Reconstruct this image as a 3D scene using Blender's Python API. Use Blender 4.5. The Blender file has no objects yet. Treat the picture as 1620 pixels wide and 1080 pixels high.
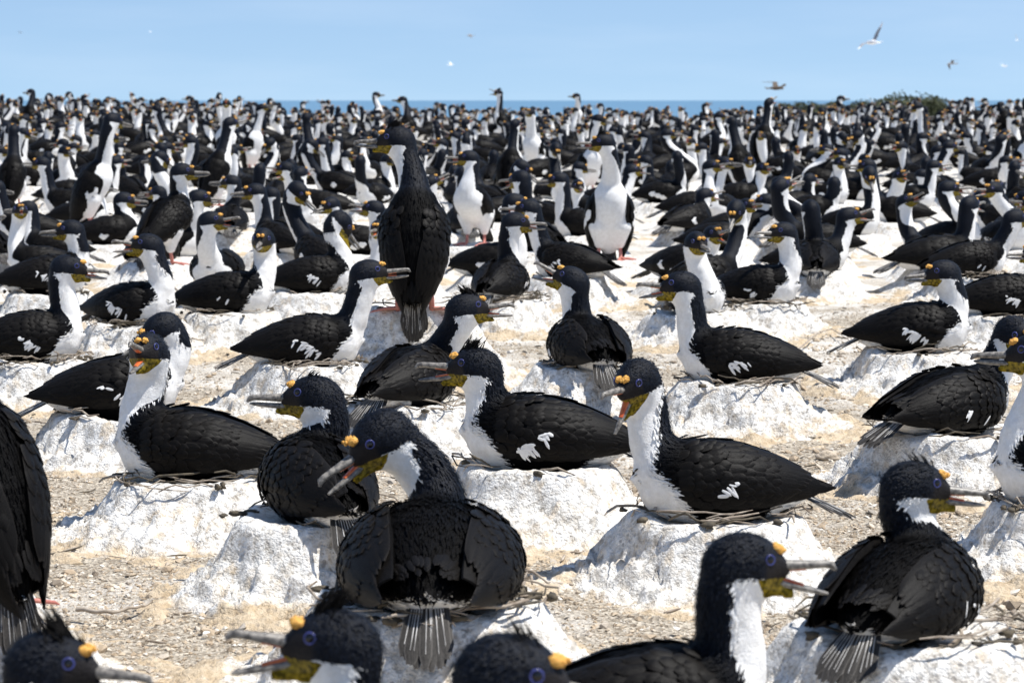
import bpy, math, random
import numpy as np
from mathutils import Vector

R = math.radians
rng = np.random.default_rng(7)
rnd = random.Random(11)
SC = bpy.context.scene
COL = SC.collection

# ------------------------------------------------------------------ camera, light, exposure
FPX, CAMZ, HOR = 3900.0, 1.07, 158.0            # focal length in 1620-px units, eye height, horizon row
PITCH = math.atan((540 - HOR) / FPX)
cam = bpy.data.cameras.new('camera'); camo = bpy.data.objects.new('camera', cam); COL.objects.link(camo)
cam.sensor_width = 36; cam.lens = 36 * FPX / 1620
cam.clip_start = .1; cam.clip_end = 20000
camo.location = (0, 0, CAMZ); camo.rotation_euler = (math.pi / 2 - PITCH, 0, 0)
cam.dof.use_dof = True; cam.dof.focus_distance = 6.4; cam.dof.aperture_fstop = 10.5
SC.camera = camo

SUN_EL, SUN_AZ = R(66), R(98)                    # azimuth clockwise from +Y (away from the camera) to +X
world = bpy.data.worlds.new('World'); SC.world = world; world.use_nodes = True
nt = world.node_tree
bg = nt.nodes['Background']
sky = nt.nodes.new('ShaderNodeTexSky'); sky.sky_type = 'NISHITA'; sky.sun_disc = False
sky.sun_elevation = SUN_EL; sky.sun_rotation = SUN_AZ
sky.air_density = 1.0; sky.dust_density = 0.3; sky.ozone_density = 2.5; sky.altitude = 0
tc = nt.nodes.new('ShaderNodeTexCoord'); va = nt.nodes.new('ShaderNodeVectorMath'); va.operation = 'ADD'; va.inputs[1].default_value = (0, 0, .14)
vn = nt.nodes.new('ShaderNodeVectorMath'); vn.operation = 'NORMALIZE'
nt.links.new(tc.outputs['Generated'], va.inputs[0]); nt.links.new(va.outputs[0], vn.inputs[0]); nt.links.new(vn.outputs[0], sky.inputs[0])
cn = nt.nodes.new('ShaderNodeTexNoise'); cn.inputs['Scale'].default_value = 7; cn.inputs['Detail'].default_value = 5; cn.inputs['Roughness'].default_value = .55
cm = nt.nodes.new('ShaderNodeMapping'); cm.inputs['Scale'].default_value = (1, 1, 7); nt.links.new(tc.outputs['Generated'], cm.inputs[0]); nt.links.new(cm.outputs[0], cn.inputs['Vector'])
cr_ = nt.nodes.new('ShaderNodeMapRange'); cr_.inputs[1].default_value = .45; cr_.inputs[2].default_value = .8; cr_.inputs[4].default_value = .10; nt.links.new(cn.outputs[0], cr_.inputs[0])
cx_ = nt.nodes.new('ShaderNodeMix'); cx_.data_type = 'RGBA'; cx_.inputs[7].default_value = (7.0, 7.4, 8.0, 1)
nt.links.new(cr_.outputs[0], cx_.inputs[0]); nt.links.new(sky.outputs[0], cx_.inputs[6]); nt.links.new(cx_.outputs[2], bg.inputs[0]); bg.inputs[1].default_value = 0.11
sl = bpy.data.lights.new('sun', 'SUN'); sun = bpy.data.objects.new('sun', sl); COL.objects.link(sun)
sl.energy = 4.6; sl.angle = R(.5); sl.color = (1, .97, .92)
sd = Vector((math.sin(SUN_AZ) * math.cos(SUN_EL), math.cos(SUN_AZ) * math.cos(SUN_EL), math.sin(SUN_EL)))
sun.rotation_euler = sd.to_track_quat('Z', 'Y').to_euler()
SC.view_settings.view_transform = 'Standard'; SC.view_settings.look = 'None'
SC.view_settings.gamma = 1; SC.view_settings.exposure = 0.52
SC.cycles.use_denoising = True
SC.cycles.max_bounces = 6

# ------------------------------------------------------------------ numpy noise
def _hash(ix, iy, iz, seed):
    n = (ix.astype(np.int64) * 374761393 + iy.astype(np.int64) * 668265263 + iz.astype(np.int64) * 2147483647 + seed * 1274126177) & 0xffffffff
    n = ((n ^ (n >> 13)) * 1274126177) & 0xffffffff
    return ((n ^ (n >> 16)) & 0xffff) / 32767.5 - 1.0
def vnoise(p, seed=0):
    p = np.asarray(p, float); i = np.floor(p).astype(np.int64); f = p - i; f = f * f * (3 - 2 * f)
    r = 0
    for dx in (0, 1):
        for dy in (0, 1):
            for dz in (0, 1):
                w = (f[:, 0] if dx else 1 - f[:, 0]) * (f[:, 1] if dy else 1 - f[:, 1]) * (f[:, 2] if dz else 1 - f[:, 2])
                r = r + w * _hash(i[:, 0] + dx, i[:, 1] + dy, i[:, 2] + dz, seed)
    return r
def fbm(p, oct=4, seed=0):
    p = np.asarray(p, float); s = 0; a = 1; t = 0
    for k in range(oct):
        s = s + a * vnoise(p, seed + k); t += a; a *= .5; p = p * 2.03
    return s / t

# ------------------------------------------------------------------ mesh building
class Geo:
    """chunks of (verts, faces, material key, attribute dict)"""
    def __init__(s): s.c = []
    def add(s, V, F, m, at=None):
        V = np.asarray(V, np.float32).reshape(-1, 3); F = np.asarray(F, np.int32)
        if len(F): s.c.append((V, F, m, at or {}))
        return s
    def join(s, o): s.c += o.c; return s
    def moved(s, M, t):
        g = Geo(); M = np.asarray(M, np.float32)
        for V, F, m, a in s.c: g.c.append(((V @ M.T + np.asarray(t, np.float32)).astype(np.float32), F, m, a))
        return g
    def mesh(s, name, smooth=True):
        me = bpy.data.meshes.new(name)
        keys = []
        for _, _, m, _ in s.c:
            if m not in keys: keys.append(m)
        nv = sum(len(c[0]) for c in s.c)
        V = np.concatenate([c[0] for c in s.c]); loops = []; tot = []; mi = []; off = 0
        for v, F, m, a in s.c:
            loops.append((F + off).ravel()); tot.append(np.full(len(F), F.shape[1], np.int32)); mi.append(np.full(len(F), keys.index(m), np.int32)); off += len(v)
        loops = np.concatenate(loops); tot = np.concatenate(tot); mi = np.concatenate(mi)
        me.vertices.add(nv); me.vertices.foreach_set('co', V.ravel())
        me.loops.add(len(loops)); me.loops.foreach_set('vertex_index', loops.astype(np.int32))
        me.polygons.add(len(tot))
        st = np.zeros(len(tot), np.int32); st[1:] = np.cumsum(tot)[:-1]
        me.polygons.foreach_set('loop_start', st)
        me.polygons.foreach_set('loop_total', tot)
        me.polygons.foreach_set('material_index', mi)
        me.polygons.foreach_set('use_smooth', np.full(len(tot), smooth, bool))
        names = set(k for c in s.c for k in c[3])
        for n in sorted(names):
            at = me.attributes.new(n, 'FLOAT', 'POINT')
            arr = np.concatenate([np.asarray(c[3].get(n, np.zeros(len(c[0]))), np.float32) for c in s.c])
            at.data.foreach_set('value', arr)
        for k in keys: me.materials.append(MAT[k])
        me.update(calc_edges=True)
        return me
def link(name, me, parent=None, loc=None, rz=None):
    o = bpy.data.objects.new(name, me); COL.objects.link(o)
    if parent is not None: o.parent = parent
    if loc is not None: o.location = loc
    if rz is not None: o.rotation_euler = (0, 0, rz)
    return o
def tag(o, label=None, cat=None, group=None, kind=None):
    if label: o['label'] = label
    if cat: o['category'] = cat
    if group: o['group'] = group
    if kind: o['kind'] = kind
    return o
def gridfaces(nu, nv, closed=False):
    i, j = np.meshgrid(np.arange(nu - 1), np.arange(nv if closed else nv - 1), indexing='ij')
    j2 = (j + 1) % nv
    return np.stack([i * nv + j, (i + 1) * nv + j, (i + 1) * nv + j2, i * nv + j2], -1).reshape(-1, 4)
def loft(path, ra, rb, n=8, up=(0, 0, 1)):
    """tube along path; ra = radius sideways, rb = radius along 'up'"""
    path = np.asarray(path, float); N = len(path); ra = np.broadcast_to(ra, N); rb = np.broadcast_to(rb, N)
    T = np.gradient(path, axis=0); T /= np.linalg.norm(T, axis=1)[:, None] + 1e-9
    up = np.asarray(up, float); S = np.cross(up[None], T); S /= np.linalg.norm(S, axis=1)[:, None] + 1e-9; U = np.cross(T, S)
    a = np.arange(n) * 2 * math.pi / n
    V = path[:, None] + (np.cos(a)[None, :, None] * S[:, None]) * ra[:, None, None] + (np.sin(a)[None, :, None] * U[:, None]) * rb[:, None, None]
    V = np.concatenate([V.reshape(-1, 3), path[:1], path[-1:]])
    F = gridfaces(N, n, True)
    k = np.arange(n); c0, c1 = N * n, N * n + 1
    T0 = np.stack([np.full(n, c0), k, (k + 1) % n, (k + 1) % n], -1); T1 = np.stack([np.full(n, c1), (N - 1) * n + (k + 1) % n, (N - 1) * n + k, (N - 1) * n + k], -1)
    return V, F, np.concatenate([T0, T1])[:, :3]
def add_loft(g, m, *a, **k):
    V, F, T = loft(*a, **k); g.add(V, F, m); n = len(V)
    g.add(V, T, m)
def blob(c, r, nu=7, nv=10, noise=0, seed=0):
    th = np.linspace(0.02, math.pi - .02, nu); ph = np.arange(nv) * 2 * math.pi / nv
    D = np.stack([np.sin(th)[:, None] * np.cos(ph), np.sin(th)[:, None] * np.sin(ph), np.cos(th)[:, None] * np.ones(nv)], -1).reshape(-1, 3)
    k = 1 + (noise * vnoise(D * 2.7 + seed, seed) if noise else 0)
    return np.asarray(c) + D * np.asarray(r) * (k[:, None] if noise else 1), gridfaces(nu, nv, True)

# ------------------------------------------------------------------ materials
MAT = {}
def newmat(key, name=None):
    m = bpy.data.materials.new(name or key); m.use_nodes = True; MAT[key] = m
    n = m.node_tree.nodes; return m, n, m.node_tree.links, n['Principled BSDF']
def node(n, t, **k):
    x = n.new(t)
    for a, v in k.items():
        if a in ('op',): x.operation = v
        else: setattr(x, a, v)
    return x
def mathn(n, l, op, a, b=None, clamp=False):
    x = n.new('ShaderNodeMath'); x.operation = op; x.use_clamp = clamp
    for i, v in enumerate((a, b)):
        if v is None: continue
        if isinstance(v, (int, float)): x.inputs[i].default_value = v
        else: l.new(v, x.inputs[i])
    return x.outputs[0]
def noisen(n, l, scale, detail=3, rough=.5, vec=None):
    x = n.new('ShaderNodeTexNoise'); x.inputs['Scale'].default_value = scale; x.inputs['Detail'].default_value = detail; x.inputs['Roughness'].default_value = rough
    if vec is not None: l.new(vec, x.inputs['Vector'])
    return x.outputs[0]
def mixc(n, l, f, a, b):
    x = n.new('ShaderNodeMix'); x.data_type = 'RGBA'
    if isinstance(f, (int, float)): x.inputs[0].default_value = f
    else: l.new(f, x.inputs[0])
    for i, v in ((6, a), (7, b)):
        if isinstance(v, tuple): x.inputs[i].default_value = v + (1,)
        else: l.new(v, x.inputs[i])
    return x.outputs[2]
def ramp(n, l, f, lo, hi):
    x = n.new('ShaderNodeMapRange'); x.inputs[1].default_value = lo; x.inputs[2].default_value = hi; x.clamp = True
    l.new(f, x.inputs[0]); return x.outputs[0]
def attr(n, name):
    x = n.new('ShaderNodeAttribute'); x.attribute_name = name; return x.outputs['Fac']
def bump(n, l, p, h, s, d):
    x = n.new('ShaderNodeBump'); x.inputs['Strength'].default_value = s; x.inputs['Distance'].default_value = d
    l.new(h, x.inputs['Height']); l.new(x.outputs[0], p.inputs['Normal'])

def objco(n): return n.new('ShaderNodeTexCoord').outputs['Object']
# plumage of the body: black back and nape, white front, yellow throat skin, dark face
m, n, l, p = newmat('plumage')
oc = objco(n)
edge = noisen(n, l, 95, 3, .6, oc); edge2 = noisen(n, l, 26, 2, .5, oc)
w = mathn(n, l, 'ADD', attr(n, 'white'), mathn(n, l, 'MULTIPLY', mathn(n, l, 'SUBTRACT', edge, .5), .34))
w = mathn(n, l, 'ADD', w, mathn(n, l, 'MULTIPLY', mathn(n, l, 'SUBTRACT', edge2, .5), .22))
wf = ramp(n, l, w, -.02, .02)
gl = attr(n, 'gloss')
fine = noisen(n, l, 300, 2, .6, oc)
back = mixc(n, l, ramp(n, l, fine, .3, .7), (.0012, .0011, .0012), (.0040, .0036, .0035))
blue = mixc(n, l, ramp(n, l, noisen(n, l, 220, 2, .6, oc), .35, .7), (.0010, .0014, .003), (.0030, .0060, .014))
blk = mixc(n, l, gl, back, blue)
wht = mixc(n, l, ramp(n, l, noisen(n, l, 60, 4, .7, oc), .3, .75), (.72, .70, .66), (.88, .87, .85))
c = mixc(n, l, wf, blk, wht)
gu = mathn(n, l, 'ADD', attr(n, 'gular'), mathn(n, l, 'MULTIPLY', mathn(n, l, 'SUBTRACT', edge, .5), .5))
gcol = mixc(n, l, ramp(n, l, noisen(n, l, 130, 2, .5, oc), .35, .65), (.055, .043, .008), (.30, .215, .025))
c = mixc(n, l, ramp(n, l, gu, -.05, .05), c, gcol)
c = mixc(n, l, ramp(n, l, attr(n, 'face'), .35, .65), c, (.013, .011, .011))
l.new(c, p.inputs['Base Color'])
l.new(mixc(n, l, wf, (.55,) * 3, (.85,) * 3), p.inputs['Roughness'])
l.new(mathn(n, l, 'MULTIPLY', mathn(n, l, 'SUBTRACT', 1.0, wf), mathn(n, l, 'ADD', .05, mathn(n, l, 'MULTIPLY', gl, .11))), p.inputs['Specular IOR Level'])
bump(n, l, p, noisen(n, l, 240, 3, .65, oc), .55, .004)

def featmat(key, c1, c2, rough=.5, sc=90):
    m, n, l, p = newmat(key)
    oc = objco(n)
    mp = n.new('ShaderNodeMapping'); mp.inputs['Scale'].default_value = (1, 6, 6); l.new(oc, mp.inputs[0])
    f = noisen(n, l, sc, 3, .6, mp.outputs[0])
    e = attr(n, 'edge')                       # paler worn fringe of a feather
    cc = mixc(n, l, ramp(n, l, f, .3, .7), c1, c2)
    cc = mixc(n, l, mathn(n, l, 'MULTIPLY', ramp(n, l, e, .75, 1.0), .45), cc, tuple(min(1, v * 2.6 + .004) for v in c2))
    l.new(cc, p.inputs['Base Color']); p.inputs['Roughness'].default_value = rough
    p.inputs['Specular IOR Level'].default_value = .09
    bump(n, l, p, f, .35, .002)
featmat('wing_black', (.0018, .0016, .0015), (.0075, .0062, .0052), .5)
featmat('wing_white', (.70, .68, .64), (.85, .84, .82), .8)
featmat('tail_grey', (.014, .013, .012), (.06, .055, .05), .55)
def plain(key, c1, c2, rough=.5, sc=60, bs=.3, spec=.5):
    m, n, l, p = newmat(key); oc = objco(n)
    f = noisen(n, l, sc, 3, .6, oc)
    l.new(mixc(n, l, ramp(n, l, f, .35, .65), c1, c2), p.inputs['Base Color']); p.inputs['Roughness'].default_value = rough
    p.inputs['Specular IOR Level'].default_value = spec
    if bs: bump(n, l, p, f, bs, .002)
plain('shaft', (.22, .21, .20), (.62, .60, .57), .5, 25)
plain('horn', (.05, .045, .04), (.27, .245, .21), .42, 110)
plain('mouth', (.45, .07, .02), (.62, .16, .04), .35)
plain('carun', (.50, .20, .02), (.80, .46, .10), .7, 330, 1)
plain('iris', (.03, .035, .12), (.05, .06, .22), .25, 60, 0)
plain('pupil', (.004, .004, .005), (.006, .006, .008), .08, 60, 0)
plain('pinkskin', (.40, .13, .10), (.55, .22, .17), .55)
plain('twig', (.16, .12, .085), (.42, .36, .29), .85, 30)
plain('weed', (.03, .025, .018), (.12, .095, .06), .85, 40)
plain('gull_white', (.72, .72, .72), (.82, .82, .82), .8)
plain('gull_grey', (.22, .22, .23), (.34, .34, .35), .8)
plain('skua_brown', (.05, .035, .025), (.12, .09, .065), .8)
plain('leaf', (.035, .045, .02), (.10, .11, .05), .8, 8)
plain('deadwood', (.28, .25, .21), (.45, .42, .37), .9, 10)

# whitewashed guano of the mounds
def guano(key, ground=False):
    m, n, l, p = newmat(key)
    geo = n.new('ShaderNodeNewGeometry'); pos = geo.outputs['Position']
    a = noisen(n, l, 7, 5, .62, pos); b = noisen(n, l, 38, 4, .65, pos); c_ = noisen(n, l, 160, 3, .6, pos)
    white = mixc(n, l, ramp(n, l, b, .34, .58), (.48, .44, .38), (.83, .81, .765))
    tan = mixc(n, l, ramp(n, l, b, .3, .7), (.40, .30, .19), (.62, .52, .38))
    h = attr(n, 'stain')
    f = mathn(n, l, 'ADD', h, mathn(n, l, 'MULTIPLY', mathn(n, l, 'SUBTRACT', a, .5), 2.6))
    c = mixc(n, l, ramp(n, l, f, .35, .75), white, tan)
    vo = n.new('ShaderNodeTexVoronoi'); vo.inputs['Scale'].default_value = 75; l.new(pos, vo.inputs['Vector'])
    sep = n.new('ShaderNodeSeparateColor'); l.new(vo.outputs['Color'], sep.inputs[0])
    spot = mathn(n, l, 'MULTIPLY', ramp(n, l, sep.outputs[0], .80, .84), ramp(n, l, vo.outputs['Distance'], .42, .30))
    c = mixc(n, l, mathn(n, l, 'MULTIPLY', spot, .55), c, (.22, .19, .16))
    sp = noisen(n, l, 85, 4, .75, pos); cl = noisen(n, l, 13, 3, .6, pos)
    msk = mathn(n, l, 'MULTIPLY', ramp(n, l, sp, .52, .62), ramp(n, l, cl, .42, .62))
    c = mixc(n, l, mathn(n, l, 'MULTIPLY', msk, .7), c, (.20, .165, .125))
    mp = n.new('ShaderNodeMapping'); mp.inputs['Scale'].default_value = (1, 1, .12); l.new(pos, mp.inputs[0])
    dr = noisen(n, l, 26, 3, .6, mp.outputs[0])
    c = mixc(n, l, mathn(n, l, 'MULTIPLY', ramp(n, l, dr, .56, .66), .45), c, (.60, .46, .29))
    l.new(c, p.inputs['Base Color']); p.inputs['Roughness'].default_value = .95
    p.inputs['Specular IOR Level'].default_value = .15
    hh = mathn(n, l, 'ADD', mathn(n, l, 'MULTIPLY', b, .6), mathn(n, l, 'MULTIPLY', c_, .4))
    bump(n, l, p, hh, 1.0, .016)
guano('guano')
# open ground: sandy shell grit with guano patches
m, n, l, p = newmat('grit')
pos = n.new('ShaderNodeNewGeometry').outputs['Position']
a = noisen(n, l, 1.9, 5, .6, pos); b = noisen(n, l, 45, 5, .75, pos); c_ = noisen(n, l, 170, 3, .7, pos)
vo = n.new('ShaderNodeTexVoronoi'); vo.inputs['Scale'].default_value = 110; l.new(pos, vo.inputs['Vector'])
sep = n.new('ShaderNodeSeparateColor'); l.new(vo.outputs['Color'], sep.inputs[0])
c1 = mixc(n, l, sep.outputs[0], (.20, .16, .115), (.58, .515, .415))
c1 = mixc(n, l, ramp(n, l, b, .58, .75), c1, (.16, .125, .09))
c2 = mixc(n, l, ramp(n, l, b, .3, .62), (.46, .40, .32), (.80, .77, .71))
c = mixc(n, l, ramp(n, l, mathn(n, l, 'ADD', a, mathn(n, l, 'MULTIPLY', attr(n, 'white'), .35)), .50, .66), c1, c2)
l.new(c, p.inputs['Base Color']); p.inputs['Roughness'].default_value = .95; p.inputs['Specular IOR Level'].default_value = .15
bump(n, l, p, mathn(n, l, 'ADD', vo.outputs['Distance'], c_), .9, .008)
# loose stones, colour from a per-stone number
m, n, l, p = newmat('stone')
rr = attr(n, 'tone')
cr = n.new('ShaderNodeValToRGB'); l.new(rr, cr.inputs[0])
el = cr.color_ramp.elements
el[0].position = 0; el[0].color = (.09, .07, .055, 1); el[1].position = 1; el[1].color = (.74, .71, .65, 1)
for q, cc in ((.08, (.20, .15, .10, 1)), (.3, (.36, .27, .18, 1)), (.55, (.52, .42, .30, 1)), (.72, (.42, .38, .33, 1)), (.86, (.62, .54, .43, 1))):
    e = el.new(q); e.color = cc
pos = n.new('ShaderNodeNewGeometry').outputs['Position']
l.new(mixc(n, l, mathn(n, l, 'MULTIPLY', noisen(n, l, 120, 3, .6, pos), .5), cr.outputs[0], (.45, .38, .29)), p.inputs['Base Color'])
p.inputs['Roughness'].default_value = .9; p.inputs['Specular IOR Level'].default_value = .2
bump(n, l, p, noisen(n, l, 260, 2, .6, pos), .5, .003)
# sea
m, n, l, p = newmat('sea')
pos = n.new('ShaderNodeNewGeometry').outputs['Position']
l.new(mixc(n, l, noisen(n, l, .01, 3, .5, pos), (.08, .17, .26), (.11, .21, .31)), p.inputs['Base Color']); p.inputs['Roughness'].default_value = .55
p.inputs['Specular IOR Level'].default_value = .25
bump(n, l, p, noisen(n, l, .35, 5, .6, pos), .8, .6)

# ------------------------------------------------------------------ terrain
_ys = np.array([-100, 6, 9, 13, 17, 24, 32, 40, 46, 52, 62, 90, 160, 400, 900.])
_zs = np.array([0, 0, .02, .06, .12, .24, .35, .43, .475, .48, .47, .3, -2.5, -6.5, -9.])
_yy = np.linspace(-100, 900, 8000); _zz = np.interp(_yy, _ys, _zs)
_zz = np.convolve(np.pad(_zz, 16, 'edge'), np.ones(33) / 33, 'valid')
def ground(x, y):
    x = np.asarray(x, float); y = np.asarray(y, float)
    z = np.interp(y, _yy, _zz)
    k = np.clip((y - 14) / 30, 0, 1)
    lr = np.clip((-x - 1) / 6, 0, 1); rr = np.clip((x - 3) / 6, 0, 1)
    z = z + k * (.20 * lr * lr * (3 - 2 * lr) + .13 * rr * rr * (3 - 2 * rr))
    P = np.stack([x.ravel() * .9, y.ravel() * .9, np.zeros(x.size)], -1)
    z = z + (.028 * fbm(P, 2, 3)).reshape(x.shape) + .004
    return z
def ray(px, py):
    u = (px - 810) / FPX; v = (540 - py) / FPX
    c, s = math.cos(PITCH), math.sin(PITCH)
    return np.array([u, c + v * s, -s + v * c])         # forward (0,c,-s), up (0,s,c)
def hit(px, py, mh):
    d = ray(px, py); t = np.linspace(2, 60, 6000)
    P = d[None] * t[:, None]; P[:, 2] += CAMZ
    g = ground(P[:, 0], P[:, 1]) + mh
    i = np.argmax(P[:, 2] < g)
    if not (P[:, 2] < g).any(): i = len(t) - 1
    return P[i]
def proj(P):
    c, s = math.cos(PITCH), math.sin(PITCH)
    X, Y, Z = P[0], P[1], P[2] - CAMZ
    d = Y * c - Z * s; return 810 + FPX * X / d, 540 - FPX * (Y * s + Z * c) / d

# ------------------------------------------------------------------ the cormorant
def smin(a, b, k):
    h = np.clip(.5 + .5 * (b - a) / k, 0, 1)
    return b + (a - b) * h - k * h * (1 - h)
TX = np.array([-.225, -.21, -.18, -.13, -.07, 0, .06, .11, .145, .165, .178])
TW = np.array([.012, .034, .056, .080, .099, .109, .107, .094, .072, .048, .012])
TH = np.array([.010, .026, .045, .067, .085, .095, .095, .087, .070, .048, .012])
TC = np.array([.066, .067, .069, .076, .085, .091, .092, .092, .094, .097, .100])
_tx = np.linspace(TX[0], TX[-1], 200)
def _sm(a):
    b = np.interp(_tx, TX, a); k = np.ones(9) / 9
    return np.convolve(np.pad(b, 4, 'edge'), k, 'valid')
_tw, _th, _tc = _sm(TW), _sm(TH), _sm(TC)
GX = np.array([-.31, -.27, -.24, -.19, -.13, -.07, 0, .06, .10, .13, .15])     # guide the folded wing lies on
GW = np.array([.012, .024, .038, .064, .090, .108, .117, .114, .098, .078, .055])
GH = np.array([.012, .020, .030, .052, .073, .090, .100, .098, .085, .068, .050])
GC = np.array([.066, .067, .069, .073, .080, .087, .092, .093, .093, .095, .098])
def rotm(h, p):
    f = np.array([math.cos(h) * math.cos(p), math.sin(h) * math.cos(p), math.sin(p)]); s = np.array([-math.sin(h), math.cos(h), 0.]); u = np.cross(f, s)
    return np.stack([f, s, u], 1)                       # columns

class Bird:
    def __init__(s, head=(.16, 0, .37), hh=0., hp=0., op=0., stand=0, neck=1., fat=1., wopen=0., tail=-22., tfan=17., crest=0, seed=0, res=.0062, lod=0, bulge=0., bar=None):
        s.bar = bar
        s.r = random.Random(seed); s.seed = seed; s.lod = lod; s.res = res; s.crest = crest; s.op = R(op); s.stand = stand; s.wopen = wopen; s.fat = fat
        s.tail = R(tail); s.tfan = R(tfan)
        if stand:                                      # pitch the trunk up about the hips
            a = R(stand); s.TR = np.array([[math.cos(a), 0, -math.sin(a)], [0, 1, 0], [math.sin(a), 0, math.cos(a)]])
            piv = np.array([-.05, 0, .06]); s.TT = np.array([-.02, 0, .185]) - s.TR @ piv
        else: s.TR = np.eye(3); s.TT = np.array([0, 0, -.012])
        C = np.array(head, float); s.C = C; s.HR = rotm(hh, hp)
        N0 = s.TR @ (np.array([.095, 0, .110]) if not stand else np.array([.115, 0, .10])) + s.TT; N00 = s.TR @ np.array([.03, 0, .09]) + s.TT
        fw = s.TR @ np.array([.75, 0, .45]) if not stand else s.TR @ np.array([1., 0, .15])
        H0 = C + s.HR @ np.array([-.012, 0, -.018])
        L = max(.12, np.linalg.norm(H0 - N0))
        T0 = fw / np.linalg.norm(fw) * L * 1.15
        T1 = (s.HR @ np.array([.55, 0, .75]) + np.array([0, 0, .35])) * L * .9
        t = np.linspace(0, 1, 11)[:, None]
        P = (2 * t**3 - 3 * t**2 + 1) * N0 + (t**3 - 2 * t**2 + t) * T0 + (-2 * t**3 + 3 * t**2) * H0 + (t**3 - t**2) * T1
        fwd = s.TR[:, 0] * np.array([1, 0, .0]); 
        if stand: fwd = np.array([1., 0, 0])
        P = P - bulge * np.sin(t * math.pi) * (s.HR[:, 0] * np.array([1, 1, 0]))
        s.NP = np.concatenate([N00[None], P])
        nr = np.concatenate([[.075], np.interp(t[:, 0], [0, .2, .5, .8, 1], [.058, .051, .045, .043, .045] if not stand else [.060, .050, .042, .041, .043])]) 
        s.NR = nr * neck; s.NR[0] = .075
        # ventral (front) direction along the neck
        V = []
        for i in range(len(s.NP)):
            a = i / (len(s.NP) - 1); a = a * a * (3 - 2 * a)
            T = s.NP[min(i + 1, len(s.NP) - 1)] - s.NP[max(i - 1, 0)]; T = T / (np.linalg.norm(T) + 1e-9)
            b = (1 - a) * (np.array([1., 0, -.35]) if not stand else np.array([1., 0, -.2])) + a * (s.HR @ np.array([.75, 0, -.6]))
            v = b - T * (b @ T); V.append(v / (np.linalg.norm(v) + 1e-9))
        s.NV = np.array(V)
    def torso(s, P):
        Q = (P - s.TT) @ s.TR                          # to trunk frame
        x = np.clip(Q[:, 0], TX[0], TX[-1]); dx = Q[:, 0] - x
        w = np.interp(x, _tx, _tw) * s.fat; h = np.interp(x, _tx, _th); c = np.interp(x, _tx, _tc)
        q = np.sqrt((Q[:, 1] / w)**2 + ((Q[:, 2] - c) / h)**2)
        d = (q - 1) * np.minimum(w, h)
        return np.sqrt(np.maximum(d, 0)**2 + dx**2) + np.minimum(d, 0) , Q, q
    def f(s, P):
        d, Q, _ = s.torso(P)
        dn = None
        for i in range(len(s.NP) - 1):
            a, b = s.NP[i], s.NP[i + 1]; ab = b - a
            h = np.clip(((P - a) @ ab) / (ab @ ab), 0, 1)
            e = np.linalg.norm(P - a - h[:, None] * ab, axis=1) - (s.NR[i] + (s.NR[i + 1] - s.NR[i]) * h)
            dn = e if dn is None else np.minimum(dn, e) if i < 2 else smin(dn, e, .012)
        d = smin(d, dn, .030)
        H = (P - s.C) @ s.HR
        e = (np.sqrt((H[:, 0] / .060)**2 + (H[:, 1] / .041)**2 + ((H[:, 2] - .003) / .045)**2) - 1) * .041
        def cap(a, b, ra, rb, ys=1.):
            a = np.array(a); b = np.array(b); ab = b - a; G = H * np.array([1, ys, 1])
            h = np.clip(((G - a) @ ab) / (ab @ ab), 0, 1)
            return np.linalg.norm(G - a - h[:, None] * ab, axis=1) - (ra + (rb - ra) * h)
        e = smin(e, cap((.018, 0, .002), (.058, 0, -.006), .032, .0150, 1.12), .014)
        go = s.op * .65
        e = smin(e, cap((.010, 0, -.020), (.010 + .068 * math.cos(go * .8), 0, -.032 - .060 * math.sin(go * .8)), .027, .0080, 1.35), .012)
        d = smin(d, e, .026)
        if s.stand:
            for sy in (-1, 1):
                a = s.TR @ np.array([-.06, sy * .06, .05]) + s.TT; b = np.array([-.03, sy * .055, .085]); ab = b - a
                h = np.clip(((P - a) @ ab) / (ab @ ab), 0, 1)
                d = smin(d, np.linalg.norm(P - a - h[:, None] * ab, axis=1) - (.055 - .03 * h), .03)
        return d
    def body(s):
        pts = np.concatenate([s.NP, [s.C], [s.TR @ np.array([TX[0], 0, .07]) + s.TT], [s.TR @ np.array([TX[-1], 0, .1]) + s.TT], [s.C + s.HR @ np.array([.09, 0, -.03])]])
        lo = pts.min(0) - .085; hi = pts.max(0) + .075
        lo[1] = min(lo[1], -.125 * s.fat); hi[1] = max(hi[1], .125 * s.fat); lo[2] = max(-.03, lo[2] - .05) if not s.stand else .03
        h = s.res; n = np.ceil((hi - lo) / h).astype(int) + 1
        # coarse pass picks the blocks that matter
        ax = [lo[i] + h * np.arange(n[i]) for i in range(3)]
        B = 4; cx = [a[::B] for a in ax]
        G = np.stack(np.meshgrid(*cx, indexing='ij'), -1).reshape(-1, 3)
        fc = s.f(G).reshape([len(a) for a in cx])
        near = np.abs(fc) < h * B * 2.4
        F = np.repeat(np.repeat(np.repeat(fc, B, 0), B, 1), B, 2)[:n[0], :n[1], :n[2]].copy()
        Nn = np.repeat(np.repeat(np.repeat(near, B, 0), B, 1), B, 2)[:n[0], :n[1], :n[2]]
        idx = np.argwhere(Nn); F[Nn] = s.f(lo + idx * h)
        sg = F < 0
        c8 = [sg[i:n[0] - 1 + i, j:n[1] - 1 + j, k:n[2] - 1 + k] for i in (0, 1) for j in (0, 1) for k in (0, 1)]
        cnt = sum(c.astype(np.int8) for c in c8); act = (cnt > 0) & (cnt < 8)
        ci = np.argwhere(act); vid = -np.ones(act.shape, np.int64); vid[act] = np.arange(len(ci))
        acc = np.zeros((len(ci), 3)); num = np.zeros(len(ci))
        offs = [(i, j, k) for i in (0, 1) for j in (0, 1) for k in (0, 1)]
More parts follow.
